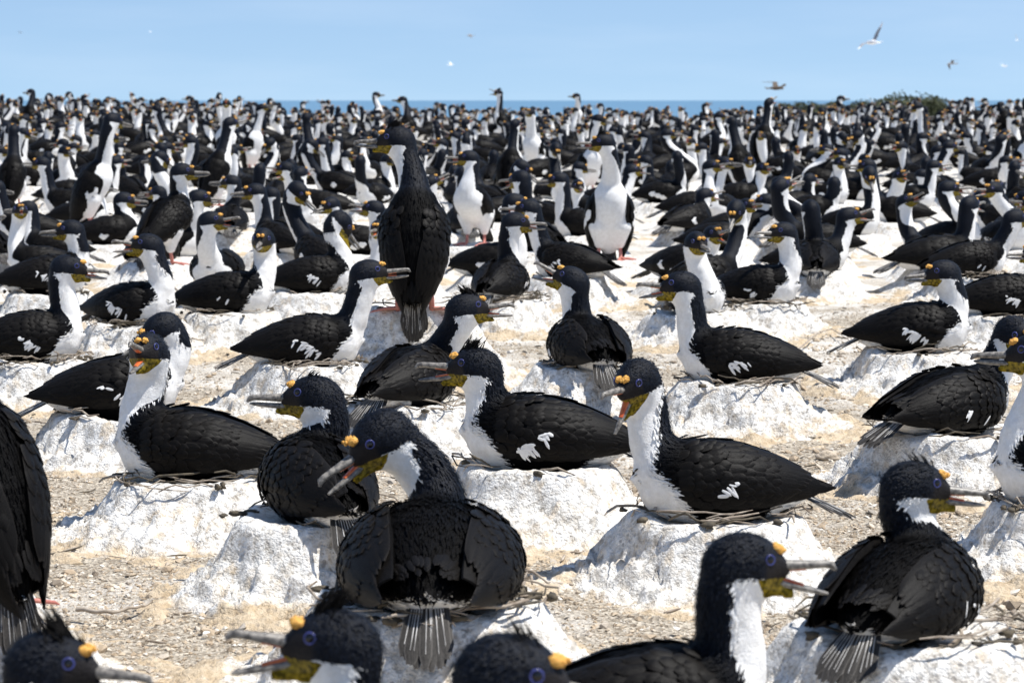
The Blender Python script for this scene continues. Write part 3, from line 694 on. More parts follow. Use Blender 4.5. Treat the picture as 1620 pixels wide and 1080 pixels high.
# ------------------------------------------------------------------ the birds one can point at, nearest first
# base px, heading, head px, head heading, head pitch, bill opening; headings: 0 right, 90 away, 180 left, -90 towards the camera
NEAR = [
 dict(b=(-38,968), hd=135, h=(-150,520), hh=150, stand=50, mh=.16, moff=.16, lab='standing cormorant cut off by the left edge, back turned, tail hanging down'),
 dict(b=(10,1400), hd=20, h=(80,1052), hh=-8, hp=-4, crest=1.1, mh=.15, op=5, sc=.86, lab='cormorant head in the bottom left corner with crest and orange knob'),
 dict(b=(650,1330), hd=170, h=(528,1018), hh=188, hp=4, op=26, crest=1.1, mh=.15, sc=.92, lab='crested cormorant at the bottom edge with gaping red mouth pointing left'),
 dict(b=(690,1440), hd=10, h=(808,1068), hh=-12, hp=-8, mh=.15, lab='cormorant of which only crown and blue eye show at the bottom edge'),
 dict(b=(1030,1195), hd=2, h=(1178,890), hh=2, hp=-4, op=22, neck=1.08, mh=.15, sc=.88, lab='cormorant rising from the bottom edge with hooked bill gaping to the right'),
 dict(b=(683,952), bar=0, hd=90, h=(600,692), hh=212, hp=-30, op=13, wopen=6, mh=.17, tail=-38, doff=.02, fat=1.18, bulge=.03, lab='large cormorant at front centre with its back turned, wings drooped, head twisted down left'),
 dict(b=(503,822), bar=0, hd=112, h=(497,628), hh=182, hp=2, bulge=.02, mh=.155, tail=-35, lab='cormorant sitting back turned just left of the large central bird, closed bill pointing left'),
 dict(b=(300,757), bar=0, hd=176, h=(234,557), hh=-100, hp=8, op=36, crest=0, mh=.13, lab='sitting cormorant at left gaping straight at the viewer, neck leaning out over its mound'),
 dict(b=(190,655), bar=7, hd=4, h=(254,521), hh=205, hp=-32, op=10, bulge=.01, mh=.13, lab='cormorant behind the gaping left bird, head bent down and turned back to the left'),
 dict(b=(50,570), bar=22, hd=3, h=(108,424), hh=0, hp=-5, op=9, neck=1.0, mh=.14, lab='sitting cormorant at left edge facing right, bill slightly open over the mound'),
 dict(b=(850,738), bar=34, hd=178, h=(752,580), hh=182, hp=1, op=17, crest=.9, mh=.15, lab='sitting cormorant in the middle facing left, both mandibles parted, long white wing bar'),
 dict(b=(1128,815), bar=7, sc=.96, hd=188, h=(1006,602), hh=234, hp=-20, op=56, mh=.14, lab='cormorant right of centre shouting with bill wide open, on a grey cratered mound'),
 dict(b=(1432,1000), hd=58, sc=.86, tfan=14, h=(1447,768), hh=2, hp=-6, op=8, mh=.2, tail=-32, wopen=7, doff=-.02, lab='cormorant on the lower right mound, back turned, worn tail hanging over the edge'),
 dict(b=(1700,800), hd=176, h=(1640,560), hh=170, hp=0, mh=.15, lab='white breasted cormorant cut off by the right edge, head out of the picture'),
 dict(b=(1505,682), hd=33, tfan=13, h=(1606,528), hh=-62, hp=-18, mh=.16, tail=-24, wopen=3, lab='cormorant at the right edge seen from behind with fanned grey tail, face turned forward'),
 dict(b=(1165,605), bar=16, hd=-6+180, h=(1078,452), hh=181, hp=0, op=20, mh=.15, lab='cormorant right of centre facing left, pale parted bill, white feather bar on its wing'),
 dict(b=(1452,555), bar=36, hd=-14, h=(1492,432), hh=190, hp=-3, op=3, mh=.14, lab='cormorant at right with white breast forward and yellow throat, head turned to the left'),
 dict(b=(490,578), bar=24, hd=2, h=(582,432), hh=3, hp=6, op=8, mh=.15, lab='cormorant in left middle sitting in profile facing right on a twig nest'),
 dict(b=(657,492), hd=88, h=(628,222), hh=183, hp=0, stand=66, mh=.295, moff=.17, crest=.8, sc=1.08, fat=.98, lab='tall cormorant standing back turned on a high mound, feathered crest, head to the left'),
 dict(b=(650,640), hd=62, tfan=14, h=(738,488), hh=4, hp=4, op=14, crest=.8, mh=.14, tail=-30, doff=-.04, lab='cormorant behind the middle left-facing one, tail towards viewer, bill open to the right'),
 dict(b=(930,583), hd=103, h=(905,444), hh=166, hp=22, op=26, mh=.15, tail=-34, wopen=4, lab='small dark cormorant in the centre, back turned, bill gaping up to the left'),
 dict(b=(1200,481), hd=-22, h=(1240,368), hh=203, hp=2, op=6, mh=.13, lab='cormorant with long upright white neck and yellow chin, right of centre'),
 dict(b=(1100,497), hd=-72, h=(1102,384), hh=-72, hp=-6, mh=.12, lab='cormorant facing the viewer head on, orange knob, behind the pale parted bill'),
 dict(b=(965,412), hd=-88, h=(955,226), hh=192, hp=0, op=9, stand=68, crest=.8, mh=.12, sc=1.06, wopen=6, fat=.95, lab='upright cormorant showing its whole white belly between folded black wings'),
 dict(b=(1505,396), hd=-35, h=(1500,298), hh=4, hp=0, op=14, mh=.11, lab='cormorant at far right with tall white neck, small bill open to the right'),
 dict(b=(1345,372), hd=-12, h=(1376,276), hh=-84, hp=-46, mh=.11, lab='cormorant at right bowing its dark blue head straight down over its white breast'),
 dict(b=(1160,380), hd=5, h=(1212,318), hh=178, hp=4, op=8, mh=.11, lab='cormorant right of the upright white one, turned right with its bill pointing back left'),
 dict(b=(1262,386), hd=40, h=(1236,290), hh=8, hp=6, op=6, mh=.11, lab='cormorant with yellow chin pointing its bill right behind the long white neck'),
 dict(b=(365,496), bar=3, hd=-10, h=(416,379), hh=-95, hp=-8, mh=.14, lab='cormorant with yellow throat staring at the viewer beside the tall standing bird'),
 dict(b=(215,514), bar=24, hd=-28, h=(234,388), hh=194, hp=6, op=20, mh=.13, lab='cormorant at left with straight white neck, bill open towards the left'),
 dict(b=(262,418), hd=62, h=(288,272), hh=2, hp=0, bulge=.0, mh=.15, tail=-36, stand=24, lab='half risen cormorant at left seen from behind, tail hanging left, looking right'),
 dict(b=(252,345), hd=-30, h=(256,250), hh=20, hp=-38, mh=.11, lab='cormorant preening with arched neck behind the half risen bird at left'),
 dict(b=(363,370), hd=98, h=(366,288), hh=180, hp=0, mh=.11, op=4, lab='cormorant left of the standing bird, back turned, bill pointing left'),
 dict(b=(440,400), hd=128, h=(404,303), hh=194, hp=-3, mh=.12, tail=-30, lab='dark sitting cormorant with hunched back and tail towards the viewer, left of centre'),
 dict(b=(500,464), hd=3, h=(540,352), hh=12, hp=-52, mh=.14, lab='cormorant left of the tall standing bird, head lowered towards a neighbour'),
 dict(b=(632,408), hd=158, h=(592,330), hh=176, hp=8, op=16, mh=.12, lab='cormorant half hidden behind the tall standing bird, long bill open to the left'),
 dict(b=(750,388), hd=-112, h=(742,250), hh=188, hp=2, op=10, stand=30, mh=.11, lab='raised cormorant with full white breast just right of the tall standing bird'),
 dict(b=(792,474), hd=72, h=(815,352), hh=2, hp=-2, op=9, mh=.14, tail=-26, lab='dark cormorant right of the tall standing bird looking right, back turned'),
 dict(b=(900,440), hd=150, h=(836,330), hh=183, hp=0, op=10, mh=.13, tail=-28, lab='cormorant with curved neck looking left over a dark neighbour, tail to lower right'),
 dict(b=(925,375), hd=172, h=(884,284), hh=182, hp=-4, mh=.11, op=5, lab='cormorant looking left immediately left of the upright white bellied one'),
 dict(b=(78,463), hd=8, h=(112,364), hh=190, hp=-2, op=4, mh=.13, lab='cormorant at left with yellow chin, its bill turned back to the left'),
 dict(b=(45,380), hd=176, h=(-8,296), hh=184, mh=.11, op=8, lab='cormorant at the left edge above the yellow chinned one, tail towards the right'),
 dict(b=(110,337), hd=172, h=(66,258), hh=184, op=5, mh=.11, lab='cormorant near the left edge in profile facing left, dark back and white throat'),
 dict(b=(175,387), hd=10, h=(196,316), hh=4, hp=-4, op=8, mh=.11, lab='cormorant with low head and yellow chin pointing right, left part of the colony'),
 dict(b=(545,303), hd=-150, h=(508,226), hh=186, op=6, mh=.10, lab='white fronted cormorant looking left, left of the standing bird\'s crested head'),
 dict(b=(510,340), hd=172, h=(452,266), hh=184, op=14, mh=.10, lab='cormorant facing left with white neck and long dark body, left of centre'),
 dict(b=(150,290), hd=2, h=(176,218), hh=2, op=7, mh=.10, lab='cormorant in the back left rows in profile facing right with open bill'),
 dict(b=(-6,274), hd=8, h=(38,210), hh=2, hp=-20, mh=.10, op=5, lab='dark cormorant at the upper left edge drooping its bill to the right'),
 dict(b=(1095,342), hd=4, h=(1146,258), hh=-28, mh=.10, lab='cormorant with black nape and orange knob, right of the upright white one'),
 dict(b=(1535,437), hd=10, h=(1606,346), hh=10, mh=.13, tail=-20, lab='large dark backed cormorant near the right edge, tail to the left'),
 dict(b=(1590,500), hd=2, h=(1640,400), hh=200, mh=.13, lab='dark cormorant at the right edge behind the yellow throated one'),
 dict(b=(1592,395), hd=-60, h=(1572,300), hh=-150, op=16, mh=.11, lab='cormorant at the right edge with open bill facing left of the viewer'),
 dict(b=(1340,304), hd=-140, h=(1330,243), hh=188, op=46, hp=8, mh=.10, lab='cormorant screaming with bright red mouth, right part of the colony'),
 dict(b=(1300,300), hd=170, h=(1308,236), hh=182, mh=.10, lab='cormorant with white neck directly left of the screaming red mouthed one'),
 dict(b=(1290,436), hd=84, h=(1282,330), hh=100, mh=.13, tail=-34, lab='all black looking cormorant back turned, tail down, right of the long white neck'),
 dict(b=(1420,352), hd=170, h=(1372,262), hh=184, op=7, mh=.10, lab='cormorant behind the bowing dark blue head at right, bill left'),
 dict(b=(1190,318), hd=-82, h=(1186,256), hh=-92, mh=.10, lab='cormorant facing the viewer, narrow white neck, right of the black naped one'),
 dict(b=(1445,306), hd=0, h=(1502,232), hh=4, mh=.10, lab='cormorant at right with dark body left and white neck, facing right'),
 dict(b=(1075,290), hd=10, h=(1056,212), hh=2, mh=.10, lab='cormorant in the back rows above the black naped one, looking right'),
 dict(b=(1122,262), hd=8, h=(1138,184), hh=-6, stand=30, mh=.10, lab='white fronted cormorant with black nape standing in the back rows, right of centre'),
 dict(b=(645,232), hd=96, h=(637,158), hh=182, stand=66, mh=.10, lab='all dark cormorant standing above the back rows, slim neck against the sky, left of centre'),
 dict(b=(795,222), hd=150, h=(789,147), hh=184, hp=14, op=40, stand=58, crest=1, mh=.10, lab='standing cormorant in the back rows calling with wide open bill against the sky'),
 dict(b=(912,212), hd=-90, h=(912,152), hh=184, stand=66, mh=.08, lab='slim standing cormorant on the skyline in front of the sea, right of the calling one'),
 dict(b=(1336,216), hd=160, h=(1330,156), hh=2, stand=64, mh=.08, lab='standing cormorant on the skyline at right with white neck and bill to the right'),
 dict(b=(48,214), hd=80, h=(49,146), hh=150, stand=68, mh=.08, lab='thin black neck of a cormorant on the skyline at far left'),
 dict(b=(596,210), hd=-20, h=(595,150), hh=4, stand=60, mh=.08, lab='cormorant with curved white neck on the skyline, left of the all dark standing one'),
 dict(b=(1588,222), hd=75, h=(1583,166), hh=40, stand=62, mh=.08, lab='dark cormorant standing near the right edge of the skyline'),
]
DETAIL = int(1e9)
placed = []                                            # (x, y) of every nest
birds = []                                             # info for labels
def side(hh):
    c = math.cos(R(hh)); s_ = math.sin(R(hh))
    return 'right' if c > .45 else 'left' if c < -.45 else ('towards the viewer' if s_ < 0 else 'away')
for i, d in enumerate(NEAR):
    mh = d.get('mh', .13); P = hit(d['b'][0], d['b'][1], mh)
    hd = R(d['hd']); dist = P[1]
    st = d.get('stand', 0)
    off = (.13 if not st else .10) * math.sin(hd) + d.get('doff', 0)
    rr_ = ray(*d['h']); tt = (P[1] + off) / rr_[1]; Hw = rr_ * tt + np.array([0, 0, CAMZ])
    rel = Hw - P; c, s_ = math.cos(hd), math.sin(hd)
    sc = d.get('sc', 1.); rel = rel / sc
    loc = np.array([rel[0] * c + rel[1] * s_, -rel[0] * s_ + rel[1] * c, rel[2]])
    if not st: loc[2] = max(.2, min(loc[2], .46))
    else: loc[2] = max(.3, min(loc[2], .80))
    d['info'] = (dist, loc)
    lod = 0 if dist < 13 else 1
    res = .0062 if dist < 7 else .0075 if dist < 13 else .011
    b = Bird(head=loc, hh=R(d['hh'] - d['hd']), hp=R(d.get('hp', 0)), op=d.get('op', 3), stand=st, neck=d.get('neck', 1), fat=d.get('fat', 1) * (.95 + .10 * ((i * 37) % 11) / 10),
             wopen=d.get('wopen', 0), tail=d.get('tail', -22), tfan=d.get('tfan', 9), crest=d.get('crest', (.18 if i % 3 == 0 else 0) if dist < 9 else 0), seed=i + 1, res=res, lod=lod, bulge=d.get('bulge', 0), bar=d.get('bar'))
    o = place('cormorant', b, P, hd, sc)
    tag(o, d['lab'], 'cormorant', 'cormorants of the nesting colony')
    placed.append((P[0] + d.get('moff', 0) * c, P[1] + d.get('moff', 0) * s_, mh, d['lab'], dist)); birds.append((proj(P + np.array([0, 0, .25])), d))
print('near info'); [print(round(d['info'][0], 2), np.round(d['info'][1], 2), d['lab'][:50]) for d in NEAR]

# ------------------------------------------------------------------ the rest of the colony
def variant(k, lod, res):
    r = random.Random(500 + k)
    st = 0 if k % 5 else 62 + r.uniform(-6, 6)
    if k % 5 == 0: head = (.10 + r.uniform(-.03, .03), r.uniform(-.02, .02), r.uniform(.60, .68))
    else: head = (.16 + r.uniform(-.05, .06), r.uniform(-.04, .04), r.choice([.22, .27, .31, .34, .38]) + r.uniform(-.02, .02))
    hh = R(r.choice([0, 0, 12, -15, 40, -45, 95, -100, 150, -150, 175]) + r.uniform(-8, 8))
    return Bird(head=head, hh=hh, hp=R(r.choice([0, 4, 10, -6, -12, -40, 22]) + r.uniform(-4, 4)), op=r.choice([2, 3, 8, 14, 22, 30]), stand=st, neck=r.uniform(.92, 1.05), fat=r.uniform(.92, 1.08), seed=900 + k, res=res, lod=lod), hh, st
NV = 24
srcs = {}
def get_src(k, tier):
    key = (k, tier)
    if key not in srcs:
        b, hh, st = variant(k, 1 if tier == 2 else 2, .0105 if tier == 2 else .014)
        srcs[key] = (b, hh, st, None)
    return srcs[key]
spots = []
def free(x, y, dmin):
    return all((x - a[0])**2 + (y - a[1])**2 > dmin**2 for a in placed) and all((x - a[0])**2 + (y - a[1])**2 > dmin**2 for a in spots)
half = 810 / FPX
cand = random.Random(5)
def fill(y0, y1, dmin, tries):
    for _ in range(tries):
        y = math.sqrt(cand.uniform(y0 * y0, y1 * y1)); x = cand.uniform(-1, 1) * (half * y + .5)
        if free(x, y, dmin): spots.append((x, y))
fill(12.2, 20, .64, 3600); fill(20, 46.5, .57, 16000)
spots.sort(key=lambda s: s[1])
NIND = 300 - len(NEAR) - 4
protos = {}
stuff = Geo()
def lowmesh(k):
    if ('low', k) not in srcs:
        b, hh, st = variant(k, 2, .024); srcs[('low', k)] = b.joined()
    return srcs[('low', k)]
print('spots', len(spots))
cnt_lab = {}
for i, (x, y) in enumerate(spots):
    k = cand.randrange(NV); 
    if k % 5 == 0 and cand.random() < .80: k = cand.choice([1, 2, 3, 4, 6, 7, 8, 9, 11, 12, 13, 14, 16, 17])
    hd = R(cand.choice([0, 180, 0, 180, 30, 150, -30, -150, 90, -90, 60, -60, -120, 120]) + cand.uniform(-14, 14))
    sc = cand.uniform(.92, 1.06); mh = .10 + cand.uniform(-.03, .03)
    z = float(ground(x, y)) + mh
    if i < NIND:
        tier = 2 if y < 19 else 3
        if y > 27 and k % 5 == 0: k += 1
        b, hh, st, _ = get_src(k, tier)
        if (k, tier) not in protos:
            if tier == 2: o = place('cormorant', b, (x, y, z), hd, sc)
            else: o = link('cormorant', b.joined().mesh('cormorant'), None, (x, y, z), hd); o.scale = (sc,) * 3
            protos[(k, tier)] = o
        else: o = copy_tree(protos[(k, tier)], (x, y, z), hd, sc)
        P = proj((x, y, z + .3))
        f = math.degrees(hd + hh)
        birds.append((P, dict(o=o, f=side(f), st=st, op=b.op, y=y)))
        placed.append((x, y, mh, None, y))
    else:
        if k % 5 == 0: k += 2
        g = lowmesh(k); c, s_ = math.cos(hd), math.sin(hd)
        stuff.join(g.moved(np.array([[c, -s_, 0], [s_, c, 0], [0, 0, 1]]) * sc, (x, y, z)))
if stuff.c:
    o = link('cormorant_crowd', stuff.mesh('cormorant_crowd'))
    tag(o, 'farthest black and white cormorants packed together below the skyline', 'cormorants', kind='stuff')

# labels of the individually placed birds of the back rows
anchors = [(p, d) for p, d in birds if 'lab' in d]
SHORT = {}
for p, d in anchors: SHORT[id(d)] = d['lab']
keys = {'tall cormorant standing back turned on': 'the tall standing bird', 'upright cormorant showing': 'the upright white bellied bird', 'standing cormorant in the back rows calling': 'the calling bird on the skyline',
        'all dark cormorant standing above': 'the all dark standing bird', 'cormorant at right bowing': 'the bowing blue headed bird', 'cormorant screaming with bright': 'the red mouthed bird', 'cormorant at far right with tall': 'the far right white necked bird',
        'slim standing cormorant on the skyline': 'the slim skyline bird before the sea', 'half risen cormorant': 'the half risen bird', 'standing cormorant on the skyline at right': 'the right skyline bird', 'thin black neck of': 'the far left black neck',
        'white fronted cormorant looking left': 'the white fronted bird left of the crest', 'cormorant with black nape and': 'the black naped orange knobbed bird', 'raised cormorant with full': 'the raised white breasted bird',
        'cormorant with curved white neck on the skyline': 'the curved white skyline neck', 'dark cormorant standing near the right': 'the dark bird at the right skyline', 'cormorant near the left edge in': 'the left profile bird', 'large dark backed': 'the large dark bird at the right edge'}
anc = []
for p, d in anchors:
    for k_, v in keys.items():
        if d['lab'].startswith(k_): anc.append((p, v))
used = {}
rows = sorted([b for b in birds if 'o' in b[1]], key=lambda b: -b[0][1])
def rel(dx, dy):
    v = 'just ' if math.hypot(dx, dy) < 45 else 'well ' if math.hypot(dx, dy) > 130 else ''
    a = math.degrees(math.atan2(-dy, dx)) % 360
    w = ['right of', 'above and right of', 'above', 'above and left of', 'left of', 'below and left of', 'below', 'below and right of'][int((a + 22.5) // 45) % 8]
    return v + w
for p, d in rows:
    pose = 'standing' if d['st'] else 'sitting'
    bill = ' bill wide open' if d['op'] > R(20) else ' bill parted' if d['op'] > R(7) else ''
    fc = {'left': 'facing left', 'right': 'facing right', 'away': 'facing away', 'towards the viewer': 'facing the viewer'}[d['f']]
    lab = None
    near_a = sorted(anc, key=lambda a: (a[0][0] - p[0])**2 + 2 * (a[0][1] - p[1])**2)[:5]
    for a in near_a:
        t = f"{pose} cormorant {fc}{','+bill if bill else ''} {rel(p[0]-a[0][0], p[1]-a[0][1])} {a[1]}"
        if len(t.split()) <= 16 and t not in used: lab = t; break
    if lab is None: lab = f"small {pose} cormorant {fc} in the packed rows, {'left' if p[0] < 540 else 'middle' if p[0] < 1080 else 'right'} third of the photo"
    used[lab] = 1
    tag(d['o'], lab, 'cormorant', 'cormorants of the back rows')
# ------------------------------------------------------------------ nest mounds
EXTRA = [(905, 800, .12), (370, 830, .02)]
def mound_mesh(x, y, mh, seed, fine, local=False, side_=1.0):
    nr, na = (64, 168) if fine else (22, 44)
    r = random.Random(seed)
    t = np.linspace(0, 1, nr)**1.0; a = np.arange(na) * 2 * math.pi / na
    Rt = .185 + r.uniform(-.01, .025); Rb = .37 + mh * .5 + r.uniform(-.03, .06)
    rad = t * (Rb + .12)
    Rr, A = np.meshgrid(rad, a, indexing='ij')
    wob = 1 + .10 * fbm(np.stack([np.cos(A).ravel() * 1.6, np.sin(A).ravel() * 1.6, np.full(A.size, seed * 3.1)], -1), 3, seed).reshape(A.shape) * 1.6
    q = Rr / wob
    k = np.clip((q - Rt) / (Rb - Rt), 0, 1)
    prof = np.where(q < Rt, 1, .80 * (1 - k)**3.6 + .20 * (1 - k)**1.2)
    shoulder = np.clip((q - Rt * .8) / (Rt * .25), 0, 1); prof = prof - .05 * shoulder * (1 - shoulder) * 4 * 0
    z = mh * prof + .012 * np.exp(-((q - Rt * .86) / .03)**2) - .012 * np.clip(1 - q / (Rt * .8), 0, 1)
    X = Rr * np.cos(A); Y = Rr * np.sin(A)
    P = np.stack([X.ravel(), Y.ravel(), z.ravel()], -1)
    so = np.array([seed * 7.3, seed * 1.7, 0])
    slope = np.clip(k * 5, 0, 1) * np.clip((1 - k) * 1.6, 0, 1)**2
    n1 = fbm(P * 9 + so, 4, seed).reshape(A.shape)
    drip = vnoise(np.stack([np.cos(A).ravel() * 5 + seed, np.sin(A).ravel() * 5, z.ravel() * 4], -1), seed + 3).reshape(A.shape)
    if fine:
        n2 = fbm(P * 34 + so, 3, seed + 9).reshape(A.shape); n3 = np.abs(vnoise(P * 62 + so, seed + 4)).reshape(A.shape)
    else: n2 = n3 = 0 * n1
    fade = np.clip((1 - t) * 6, 0, 1)[:, None]
    disp = (.022 * n1 + .020 * n2 * (.5 + slope) - .020 * n3 * (.5 + slope)) * fade
    z = z + disp * (.35 + .65 * np.clip(k * 5, 0, 1)); out = (.020 * drip * slope + .016 * n1 * slope + .007 * n2 * slope)
    X = X + np.cos(A) * out; Y = Y + np.sin(A) * out
    skirt = np.clip((t - .74) / .26, 0, 1)[:, None]
    z = z + .012 * n1 * (1 - skirt) - .035 * skirt
    if not local: z = z + ground(X + x, Y + y)
    else: z = z
    V = np.stack([X, Y, z], -1).reshape(-1, 3)
    st = np.clip(k * 1.7 - .38, -.30, 1) + .0 * X
    F = gridfaces(nr, na, True)[:, ::-1]
    g = Geo().add(V, F, 'guano', {'stain': st.ravel()})
    return g, Rt
def nest_twigs(x, y, z0, Rt, seed, n):
    g = Geo(); r = random.Random(seed)
    for i in range(n):
        a = r.uniform(0, 2 * math.pi); rr_ = Rt * r.uniform(.72, 1.12); L = r.uniform(.05, .17); b = a + math.pi / 2 + r.gauss(0, .5)
        c = np.array([math.cos(a) * rr_, math.sin(a) * rr_, .016 + r.uniform(0, .018) - max(0, rr_ - Rt) * .6])
        d = np.array([math.cos(b), math.sin(b), r.gauss(0, .12)]); t = np.linspace(-.5, .5, 5)[:, None]
        P = c + d * L * t - np.array([math.cos(a), math.sin(a), .3]) * (t**2) * L * .8 + np.array([[r.gauss(0, .004) for _ in range(3)] for _ in range(5)])
        w = r.uniform(.0015, .0034)
        add_loft(g, 'weed' if r.random() < .45 else 'twig', P, [w * .6, w, w, w * .9, w * .4], [w * .6, w, w, w * .9, w * .4], n=5)
    for i in range(n // 3):                              # scraps of dry weed
        a = r.uniform(0, 2 * math.pi); rr_ = Rt * r.uniform(.8, 1.1)
        V, F = blob((math.cos(a) * rr_, math.sin(a) * rr_, .008), (r.uniform(.006, .018), r.uniform(.006, .016), r.uniform(.004, .008)), 5, 7, .6, seed + i); g.add(V, F, 'weed')
    return g.moved(np.eye(3), (0, 0, z0))
def lab_of(l): return l
mcount = 0; fmesh = []
ORD = ['cut off by the left edge']
for i, (x, y, mh, lab, dist) in enumerate(placed):
    if y < 12.5 and lab:
        g, Rt = mound_mesh(x, y, mh + .0, i + 1, True)
        g = g.moved(np.eye(3), (0, 0, -float(ground(x, y))))
        o = link('nest_mound', g.mesh('nest_mound'), None, (x, y, float(ground(x, y))))
        if y > 3.2:
            tw = nest_twigs(x, y, mh, Rt, i + 40, [26, 60, 14, 40][i % 4])
            link('nest_lining', tw.mesh('nest_lining'), o)
        w = lab.replace('cormorant', 'bird', 1).split()
        t = 'guano mound under the ' + ' '.join(w[:12])
        tag(o, t.rstrip(','), 'nest mound', 'whitewashed nest mounds')
    elif mcount < 228 and y < 24:
        if len(fmesh) < 8: fmesh.append(mound_mesh(0, 0, .125, 300 + len(fmesh), False, True)[0].mesh('nest_mound'))
        o = link('nest_mound', fmesh[mcount % len(fmesh)], None, (x, y, float(ground(x, y)) + mh - .125 - .005), rnd.uniform(0, 6.28)); o.scale = (rnd.uniform(.85, 1.15), rnd.uniform(.85, 1.15), 1)
        mcount += 1
        p_ = proj((x, y, float(ground(x, y))))
        ml = (('low white nest mound under the ' + ' '.join(lab.replace('cormorant', 'bird', 1).split()[:10])).rstrip(',')) if lab else None
        if ml is None:
            for a_ in sorted(anc, key=lambda a: (a[0][0] - p_[0])**2 + 2 * (a[0][1] - p_[1])**2)[:6]:
                t = f"white nest mound {rel(p_[0] - a_[0][0], p_[1] - a_[0][1])} {a_[1]}"
                if t not in used and len(t.split()) <= 16: ml = t; used[t] = 1; break
        if ml is None: ml = f"low white nest mound mostly hidden in the back rows, {'left' if p_[0] < 540 else 'middle' if p_[0] < 1080 else 'right'} third"
        tag(o, ml, 'nest mound', 'nest mounds of the back rows')
for i, (px, py, mh) in enumerate(EXTRA):
    pass

# ------------------------------------------------------------------ terrain, sea
def axis_x():
    t = np.linspace(-1, 1, 421); return np.sign(t) * (np.abs(t) * 3.2 + (np.exp(np.abs(t) * 5.2) - 1) * .9 * np.abs(t)**3)
gx = axis_x(); gy = np.concatenate([[-60, -30, -12, -4, 0], 1 + np.linspace(0, 1, 60)[1:] * 2, 3 * (60 / 3)**(np.linspace(0, 1, 560)[1:]), [63, 67, 72, 80, 90, 105, 125, 150, 190, 240, 300]])
GXX, GYY = np.meshgrid(gx, gy, indexing='ij')
GZ = ground(GXX, GYY)
fl = np.stack([GXX.ravel(), GYY.ravel(), 0 * GXX.ravel()], -1)
nearm = (GYY > 1.5) & (GYY < 22) & (np.abs(GXX) < 5); nz = np.zeros(GXX.shape)
m_ = nearm.ravel(); tmp = np.zeros(GXX.size); tmp[m_] = .010 * fbm(fl[m_] * 8, 4, 21) + .004 * fbm(fl[m_] * 34, 2, 31); nz = tmp.reshape(GXX.shape)
V = np.stack([GXX, GYY, GZ + nz], -1).reshape(-1, 3)
wh = np.clip((GYY - 8) / 16, -.12, .8).ravel()
o = link('ground', Geo().add(V, gridfaces(*GXX.shape), 'grit', {'white': wh}).mesh('ground')); tag(o, 'sandy shell grit ground streaked with guano', 'ground', kind='structure')
s_ = 9000.
t1 = np.array([-s_, -2000, -400, 400, 2000, s_]); t2 = np.array([-500, 60, 200, 600, 2000, 6000, 16000.])
A_, B_ = np.meshgrid(t1, t2, indexing='ij')
o = link('sea', Geo().add(np.stack([A_, B_, 0 * A_ - 4.2], -1).reshape(-1, 3), gridfaces(*A_.shape), 'sea').mesh('sea')); tag(o, 'strip of blue sea along the horizon', 'sea', kind='structure')

# ------------------------------------------------------------------ loose grit and stones
def stones(n, y0, y1, smin_, smax_, seed, name, ico=False):
    g = np.random.default_rng(seed)
    y = np.sqrt(g.uniform(y0**2, y1**2, n)); x = g.uniform(-1, 1, n) * (half * y + .25)
    keep = np.ones(n, bool)
    for (mx, my, mh, lab, dist) in placed:
        if my < y1 + 1:
            rr_ = np.hypot(x - mx, y - my); keep &= ~(rr_ < .27 + .3 * mh + .10 * (g.random(n) - .2))
    dens = fbm(np.stack([x * 3, y * 3, 0 * x], -1), 3, 77); keep &= g.uniform(-.7, .6, n) < dens + .25
    x, y = x[keep], y[keep]; n = len(x)
    s = smin_ * (smax_ / smin_)**(g.random(n)**2.2)
    if ico:
        ph = (1 + 5**.5) / 2
        D = np.array([(-1, ph, 0), (1, ph, 0), (-1, -ph, 0), (1, -ph, 0), (0, -1, ph), (0, 1, ph), (0, -1, -ph), (0, 1, -ph), (ph, 0, -1), (ph, 0, 1), (-ph, 0, -1), (-ph, 0, 1)]) / 1.9
        F = np.array([(0, 11, 5), (0, 5, 1), (0, 1, 7), (0, 7, 10), (0, 10, 11), (1, 5, 9), (5, 11, 4), (11, 10, 2), (10, 7, 6), (7, 1, 8), (3, 9, 4), (3, 4, 2), (3, 2, 6), (3, 6, 8), (3, 8, 9), (4, 9, 5), (2, 4, 11), (6, 2, 10), (8, 6, 7), (9, 8, 1)])
    else:
        D = np.array([(1, 0, 0), (-1, 0, 0), (0, 1, 0), (0, -1, 0), (0, 0, 1), (0, 0, -1.)]); F = np.array([(0, 2, 4), (2, 1, 4), (1, 3, 4), (3, 0, 4), (2, 0, 5), (1, 2, 5), (3, 1, 5), (0, 3, 5)])
    m = len(D); V = D[None] * g.uniform(.65, 1.25, (n, m, 1)) * np.stack([g.uniform(.7, 1.3, n), g.uniform(.6, 1.1, n), g.uniform(.35, .8, n)], -1)[:, None] * s[:, None, None]
    a = g.uniform(0, 6.28, n); c, q = np.cos(a), np.sin(a)
    W = np.stack([V[..., 0] * c[:, None] - V[..., 1] * q[:, None], V[..., 0] * q[:, None] + V[..., 1] * c[:, None], V[..., 2]], -1)
    tilt = g.normal(0, .3, (n, 1)); W[..., 2] += W[..., 0] * tilt
    z = ground(x, y) + .010 * fbm(np.stack([x, y, 0 * x], -1) * 8, 4, 21) + .004 * fbm(np.stack([x, y, 0 * x], -1) * 34, 2, 31)
    W += np.stack([x, y, z + s * .15], -1)[:, None]
    Fa = (F[None] + (np.arange(n) * m)[:, None, None]).reshape(-1, 3)
    tone = np.repeat(g.random(n), m)
    o = link(name, Geo().add(W.reshape(-1, 3), Fa, 'stone', {'tone': tone}).mesh(name, False))
    tag(o, 'loose shell grit and small stones between the mounds', 'gravel', kind='stuff')
stones(80000, 3.6, 7.2, .0024, .0100, 1, 'gravel')
stones(30000, 7.2, 13, .0035, .011, 2, 'gravel')
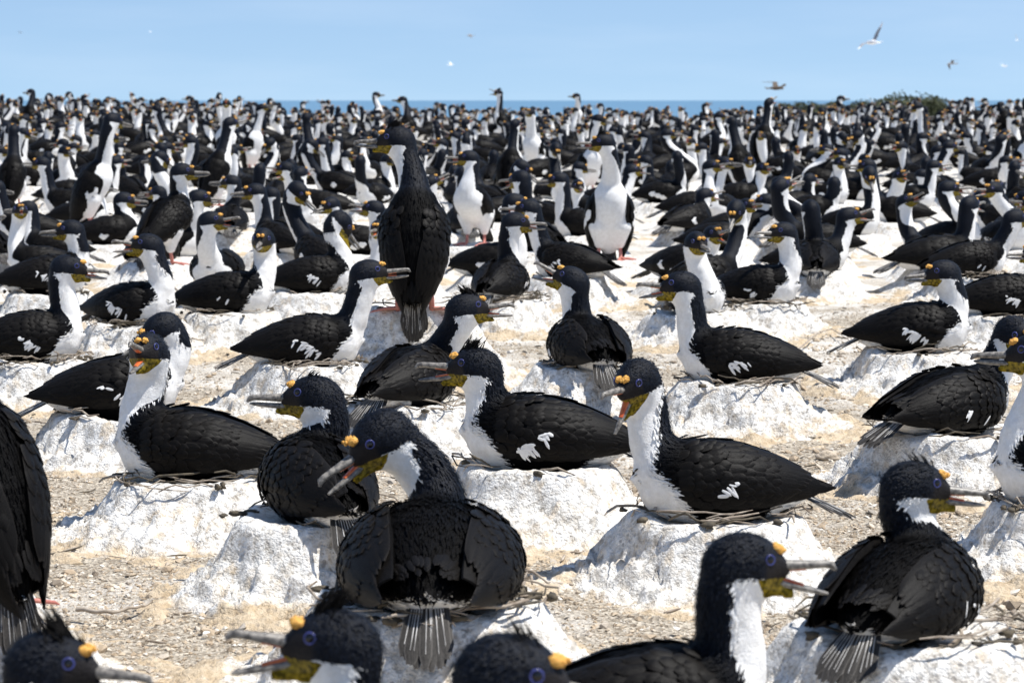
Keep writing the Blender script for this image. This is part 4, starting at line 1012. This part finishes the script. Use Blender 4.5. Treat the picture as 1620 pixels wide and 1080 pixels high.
stones(7000, 3.6, 11, .006, .021, 3, 'gravel', True)
# scattered bits of dry weed, twigs
g = Geo(); r = random.Random(3)
for i in range(900):
    y = math.sqrt(r.uniform(3.8**2, 12.**2)); x = r.uniform(-1, 1) * (half * y + .2)
    if any((x - a[0])**2 + (y - a[1])**2 < (.34)**2 for a in placed if a[4] < 13): continue
    L = r.uniform(.012, .06) * (2.2 if r.random() < .06 else 1); a = r.uniform(0, 6.28); z = float(ground(x, y)) + .008
    t = np.linspace(-.5, .5, 5)[:, None]; bend = r.gauss(0, .5)
    P = np.array([x, y, z]) + np.array([math.cos(a), math.sin(a), r.gauss(0, .08)]) * L * t + np.array([-math.sin(a), math.cos(a), .25]) * L * bend * t**2
    w = r.uniform(.0012, .0035)
    add_loft(g, 'weed' if r.random() < .5 else 'twig', P, [w * .5, w, w, w, w * .4], [w * .5, w, w, w, w * .4], n=5)
for i in range(420):                                   # moulted feathers and shell flakes
    y = math.sqrt(r.uniform(3.8**2, 11.**2)); x = r.uniform(-1, 1) * (half * y + .2)
    if any((x - a[0])**2 + (y - a[1])**2 < (.26)**2 for a in placed if a[4] < 13): continue
    z = float(ground(x, y)) + .012; a = r.uniform(0, 6.28); L = r.uniform(.008, .024); t = np.linspace(-.5, .5, 5)[:, None]
    dv = np.array([math.cos(a), math.sin(a), r.gauss(0, .15)]); sv = np.array([-math.sin(a), math.cos(a), r.gauss(0, .3)]); w = L * r.uniform(.10, .35) * np.array([.3, 1, 1, .8, .15])[:, None]
    c0 = np.array([x, y, z]) + dv * L * t + np.array([0, 0, 1]) * (.25 - t**2) * L * .4
    V = np.stack([c0 - sv * w, c0 + [0, 0, .001], c0 + sv * w], 1).reshape(-1, 3); g.add(V, gridfaces(5, 3), r.choice(['wing_white', 'wing_white', 'tail_grey', 'twig']), {'edge': np.zeros(15)})
o = link('debris', g.mesh('debris')); tag(o, 'scattered dry weed and twig scraps on the grit', 'plant litter', kind='stuff')

def root_stem(pts, w, seed, lab, name='dry_stem'):
    W = [hit(a, b, c) for a, b, c in pts]; t = np.linspace(0, len(W) - 1, 26); W = np.array(W); k = np.arange(len(W))
    P = np.stack([np.interp(t, k, W[:, j]) for j in range(3)], -1)
    for _ in range(3): P[1:-1] = (P[:-2] + 2 * P[1:-1] + P[2:]) / 4
    P += .004 * vnoise(P * 40, seed)[:, None] + np.array([0, 0, .004]); g = Geo(); ww = w * np.linspace(1, .5, 26)
    add_loft(g, 'twig', P, ww, ww, n=7); base = P[0].copy(); g = g.moved(np.eye(3), -base)
    tag(link(name, g.mesh(name), None, base), lab, 'dry stem', 'dry stems lying on the ground')
root_stem([(1228, 562, .03), (1262, 556, .02), (1290, 530, .03), (1315, 520, .03), (1342, 540, .02)], .004, 1, 'long thin dry stem curving over the grit left of the yellow throated bird at right')
root_stem([(268, 448, .15), (285, 466, .12), (300, 480, .12), (306, 492, .10), (296, 520, .08), (300, 536, .07), (325, 541, .05)], .005, 2, 'twisted pale stem in the left middle between two sitting birds')
root_stem([(425, 770, .02), (470, 778, .02), (505, 768, .02)], .006, 4, 'short brown stick on the grit between the two left front birds')
root_stem([(120, 968, .02), (170, 972, .02), (215, 962, .02), (240, 955, .02)], .005, 5, 'pale bent stick on the grit in the lower left')
def lump(px, py, r3, seed, lab):
    P = hit(px, py, .01); V, F = blob((0, 0, 0), r3, 14, 20, .35, seed); tag(link('stone', Geo().add(V, F, 'stone', {'tone': np.full(len(V), .62)}).mesh('stone'), None, P), lab, 'stone')
lump(1308, 722, (.034, .024, .018), 3, 'rounded tan stone between two mounds right of the shouting bird')
lump(1245, 690, (.016, .014, .014), 5, 'small brown lump on the mound slope right of the shouting bird')

# ------------------------------------------------------------------ scrub and driftwood on the right skyline
def bush(px, py, dist, w, h, seed, lab, grp=None):
    rr_ = ray(px, py); t = dist / rr_[1]; x = rr_[0] * t; z = float(ground(x, dist))
    e = bpy.data.objects.new('scrub_bush', None); COL.objects.link(e); e.location = (x, dist, z)
    g = np.random.default_rng(seed); n = int(7000 * max(.4, w / 2.5))
    th = g.uniform(0, 6.28, n); r_ = g.random(n)**.45; zz = g.random(n)**.7
    lump = 1 + .35 * fbm(np.stack([np.cos(th) * 1.5, np.sin(th) * 1.5, zz * 2 + seed], -1), 3, seed)
    C = np.stack([np.cos(th) * r_ * w / 2 * lump, np.sin(th) * r_ * w / 3 * lump, zz * h * np.sqrt(np.clip(1 - (r_ * .9)**2, 0, 1)) * lump], -1)
    D = g.normal(size=(n, 3)); D /= np.linalg.norm(D, axis=1)[:, None]; E = np.cross(D, g.normal(size=(n, 3))); E /= np.linalg.norm(E, axis=1)[:, None]
    s = g.uniform(.02, .05, (n, 1)); V = np.stack([C - D * s, C + E * s * .5, C + D * s, C - E * s * .5], 1).reshape(-1, 3)
    link('leaves', Geo().add(V, np.arange(4 * n).reshape(-1, 4), 'leaf').mesh('leaves', False), e)
    st = Geo(); q = random.Random(seed)
    for i in range(12):
        a = q.uniform(0, 6.28); P = np.array([[0, 0, -.05], [math.cos(a) * w * .12, math.sin(a) * .1, h * .35], [math.cos(a) * w * .34, math.sin(a) * w * .2, h * q.uniform(.5, .95)]]); add_loft(st, 'deadwood', P, [.02, .014, .006], [.02, .014, .006], n=5)
    link('stem', st.mesh('stem'), e); tag(e, lab, 'bush', grp)
bush(1438, 170, 58, 2.1, .60, 1, 'tallest dark green bush on the right skyline')
bush(1475, 172, 57, .7, .5, 2, 'small dark bush on the right side of the tallest one')
for i, px in enumerate((1235, 1275, 1315, 1372)):
    bush(px, 172, 60, .95, .44, 5 + i, ['low grey green bush at the left end of the skyline scrub', 'second low bush from the left end of the skyline scrub', 'low bush just left of the right skyline bird', 'low bush between the right skyline bird and the tallest bush'][i], 'low skyline scrub')
def driftwood(px, dist, L, seed, lab):
    rr_ = ray(px, 165); x = rr_[0] * dist / rr_[1]; z = float(ground(x, dist)); q = random.Random(seed); g = Geo()
    for i in range(11):
        t = np.linspace(0, 1, 7)[:, None]; sx = q.uniform(-L, L) * .5; a = q.uniform(-.3, 3.4)
        d = np.array([math.cos(a), q.gauss(0, .3), abs(math.sin(a)) * .8 + .1]); ln = L * q.uniform(.3, .6)
        P = np.array([sx, q.gauss(0, .1), 0]) + d * ln * t + np.array([.3, 0, -.7]) * ln * t**2 * q.uniform(.3, 1)
        w = q.uniform(.012, .028); add_loft(g, 'deadwood', P, w * (1.1 - t[:, 0] * .8), w * (1.1 - t[:, 0] * .8), n=6)
    o = link('dead_branches', g.mesh('dead_branches'), None, (x, dist, z)); tag(o, lab, 'dead branches', 'bleached driftwood on the skyline')
driftwood(1400, 50, .9, 1, 'bleached dead branches below the tallest bush on the skyline')
driftwood(1560, 48, 1.1, 2, 'tangle of pale curved branches on the skyline near the right edge')
driftwood(1375, 52, .6, 6, 'pale dead sticks left of the tallest bush on the skyline')

# ------------------------------------------------------------------ birds in the air
def flyer(px, py, span_px, span, yaw, bank, flap, body, wingm, lab, name='gull', tipm=None, cat='gull'):
    dist = FPX * span / (span_px * 1.25); rr_ = ray(px, py); P = rr_ * dist / rr_[1] + np.array([0, 0, CAMZ])
    e = bpy.data.objects.new(name, None); COL.objects.link(e); e.location = P; e.rotation_euler = (bank, 0, yaw)
    g = Geo(); t = np.linspace(0, 1, 12); x = (-.5 + t) * span * .42
    rad = span * .052 * np.interp(t, [0, .12, .45, .75, .86, .93, 1], [.15, .45, 1, .72, .62, .55, .05])
    add_loft(g, body, np.stack([x, 0 * x, .01 * np.sin(t * 3)], -1), rad, rad, n=10)
    add_loft(g, 'carun', np.array([[x[-1] - .01 * span, 0, .0], [x[-1] + .03 * span, 0, -.004 * span]]), [.008 * span, .002 * span], [.008 * span, .002 * span], n=6)
    link('body', g.mesh('body'), e)
    tl = Geo(); V = np.array([[-.17, -.02, 0], [-.17, .02, 0], [-.30, .06, 0], [-.285, 0, 0], [-.30, -.06, 0]]) * span
    tl.add(np.concatenate([V, V + [0, 0, .006 * span]]), [[0, 1, 3], [1, 2, 3], [0, 3, 4], [5, 8, 6], [6, 8, 7], [5, 9, 8]], body); link('tail', tl.mesh('tail'), e)
    for sy in (-1, 1):
        w = Geo(); n = 9; k = np.linspace(0, 1, n); f = flap[0 if sy < 0 else 1]
        yy = np.where(k < .45, k, .45 + (k - .45) * math.cos(R(f[1] - f[0]) * .3)) * span * .5
        ang1, ang2 = R(f[0]), R(f[1]); Y = np.cumsum(np.r_[0, np.diff(k) * span * .5 * np.where(k[1:] < .45, math.cos(ang1), math.cos(ang2))]); Z = np.cumsum(np.r_[0, np.diff(k) * span * .5 * np.where(k[1:] < .45, math.sin(ang1), math.sin(ang2))])
        lead = np.interp(k, [0, .42, 1], [.06, .12, -.10]) * span; ch = np.interp(k, [0, .42, .8, 1], [.15, .13, .08, .01]) * span
        for sgn in (1, -1):
            V = np.stack([np.stack([lead, sy * Y, Z], -1), np.stack([lead - ch * .4, sy * Y, Z + .012 * span * sgn * (1 - k) + .002 * sgn], -1), np.stack([lead - ch, sy * Y, Z], -1)], 1)
            F = gridfaces(n, 3); F = F if sgn * sy > 0 else F[:, ::-1]
            cut = (n - 3) * 2
            w.add(V.reshape(-1, 3), F[:cut], wingm); w.add(V.reshape(-1, 3), F[cut:], tipm or wingm)
        link('wing', w.mesh('wing'), e)
    tag(e, lab, cat, 'birds in the air')
flyer(1380, 68, 60, 1.0, R(120), R(-25), ((20, 55), (20, 0)), 'gull_white', 'gull_grey', 'white bird with spread wings flying high at upper right', tipm='gull_white')
flyer(1228, 140, 56, 1.1, R(30), R(20), ((35, 30), (30, -20)), 'skua_brown', 'skua_brown', 'dark brown bird flying low over the right side of the sea', 'skua', cat='skua')
flyer(1506, 101, 28, 1.0, R(200), R(30), ((25, -25), (20, -30)), 'gull_grey', 'skua_brown', 'small dark winged bird in the sky right of the white one', cat='gull')
flyer(1589, 105, 18, 1.0, R(20), R(15), ((30, 10), (25, 0)), 'gull_white', 'gull_white', 'tiny pale bird low in the sky near the right edge')
flyer(1609, 64, 18, 1.0, R(60), R(40), ((40, 50), (35, 40)), 'gull_white', 'gull_grey', 'small pale bird high at the right edge')
flyer(744, 57, 20, 1.0, R(180), R(10), ((20, -25), (20, -25)), 'gull_grey', 'gull_grey', 'small grey bird gliding high above the centre')
flyer(713, 103, 16, 1.0, R(10), R(20), ((15, 25), (20, 10)), 'gull_white', 'gull_white', 'very faint pale bird below the gliding grey one')
flyer(32, 52, 11, 1.0, R(150), R(10), ((25, 0), (25, 0)), 'gull_grey', 'gull_grey', 'tiny distant bird at the upper left')
flyer(238, 51, 9, 1.0, R(30), R(10), ((25, 0), (25, 0)), 'gull_white', 'gull_white', 'tiny speck of a bird in the upper left sky')
flyer(1380, 160, 22, 1.0, R(90), R(-60), ((55, 80), (55, 80)), 'gull_white', 'gull_white', 'white bird alighting with raised wings beside the tallest bush')
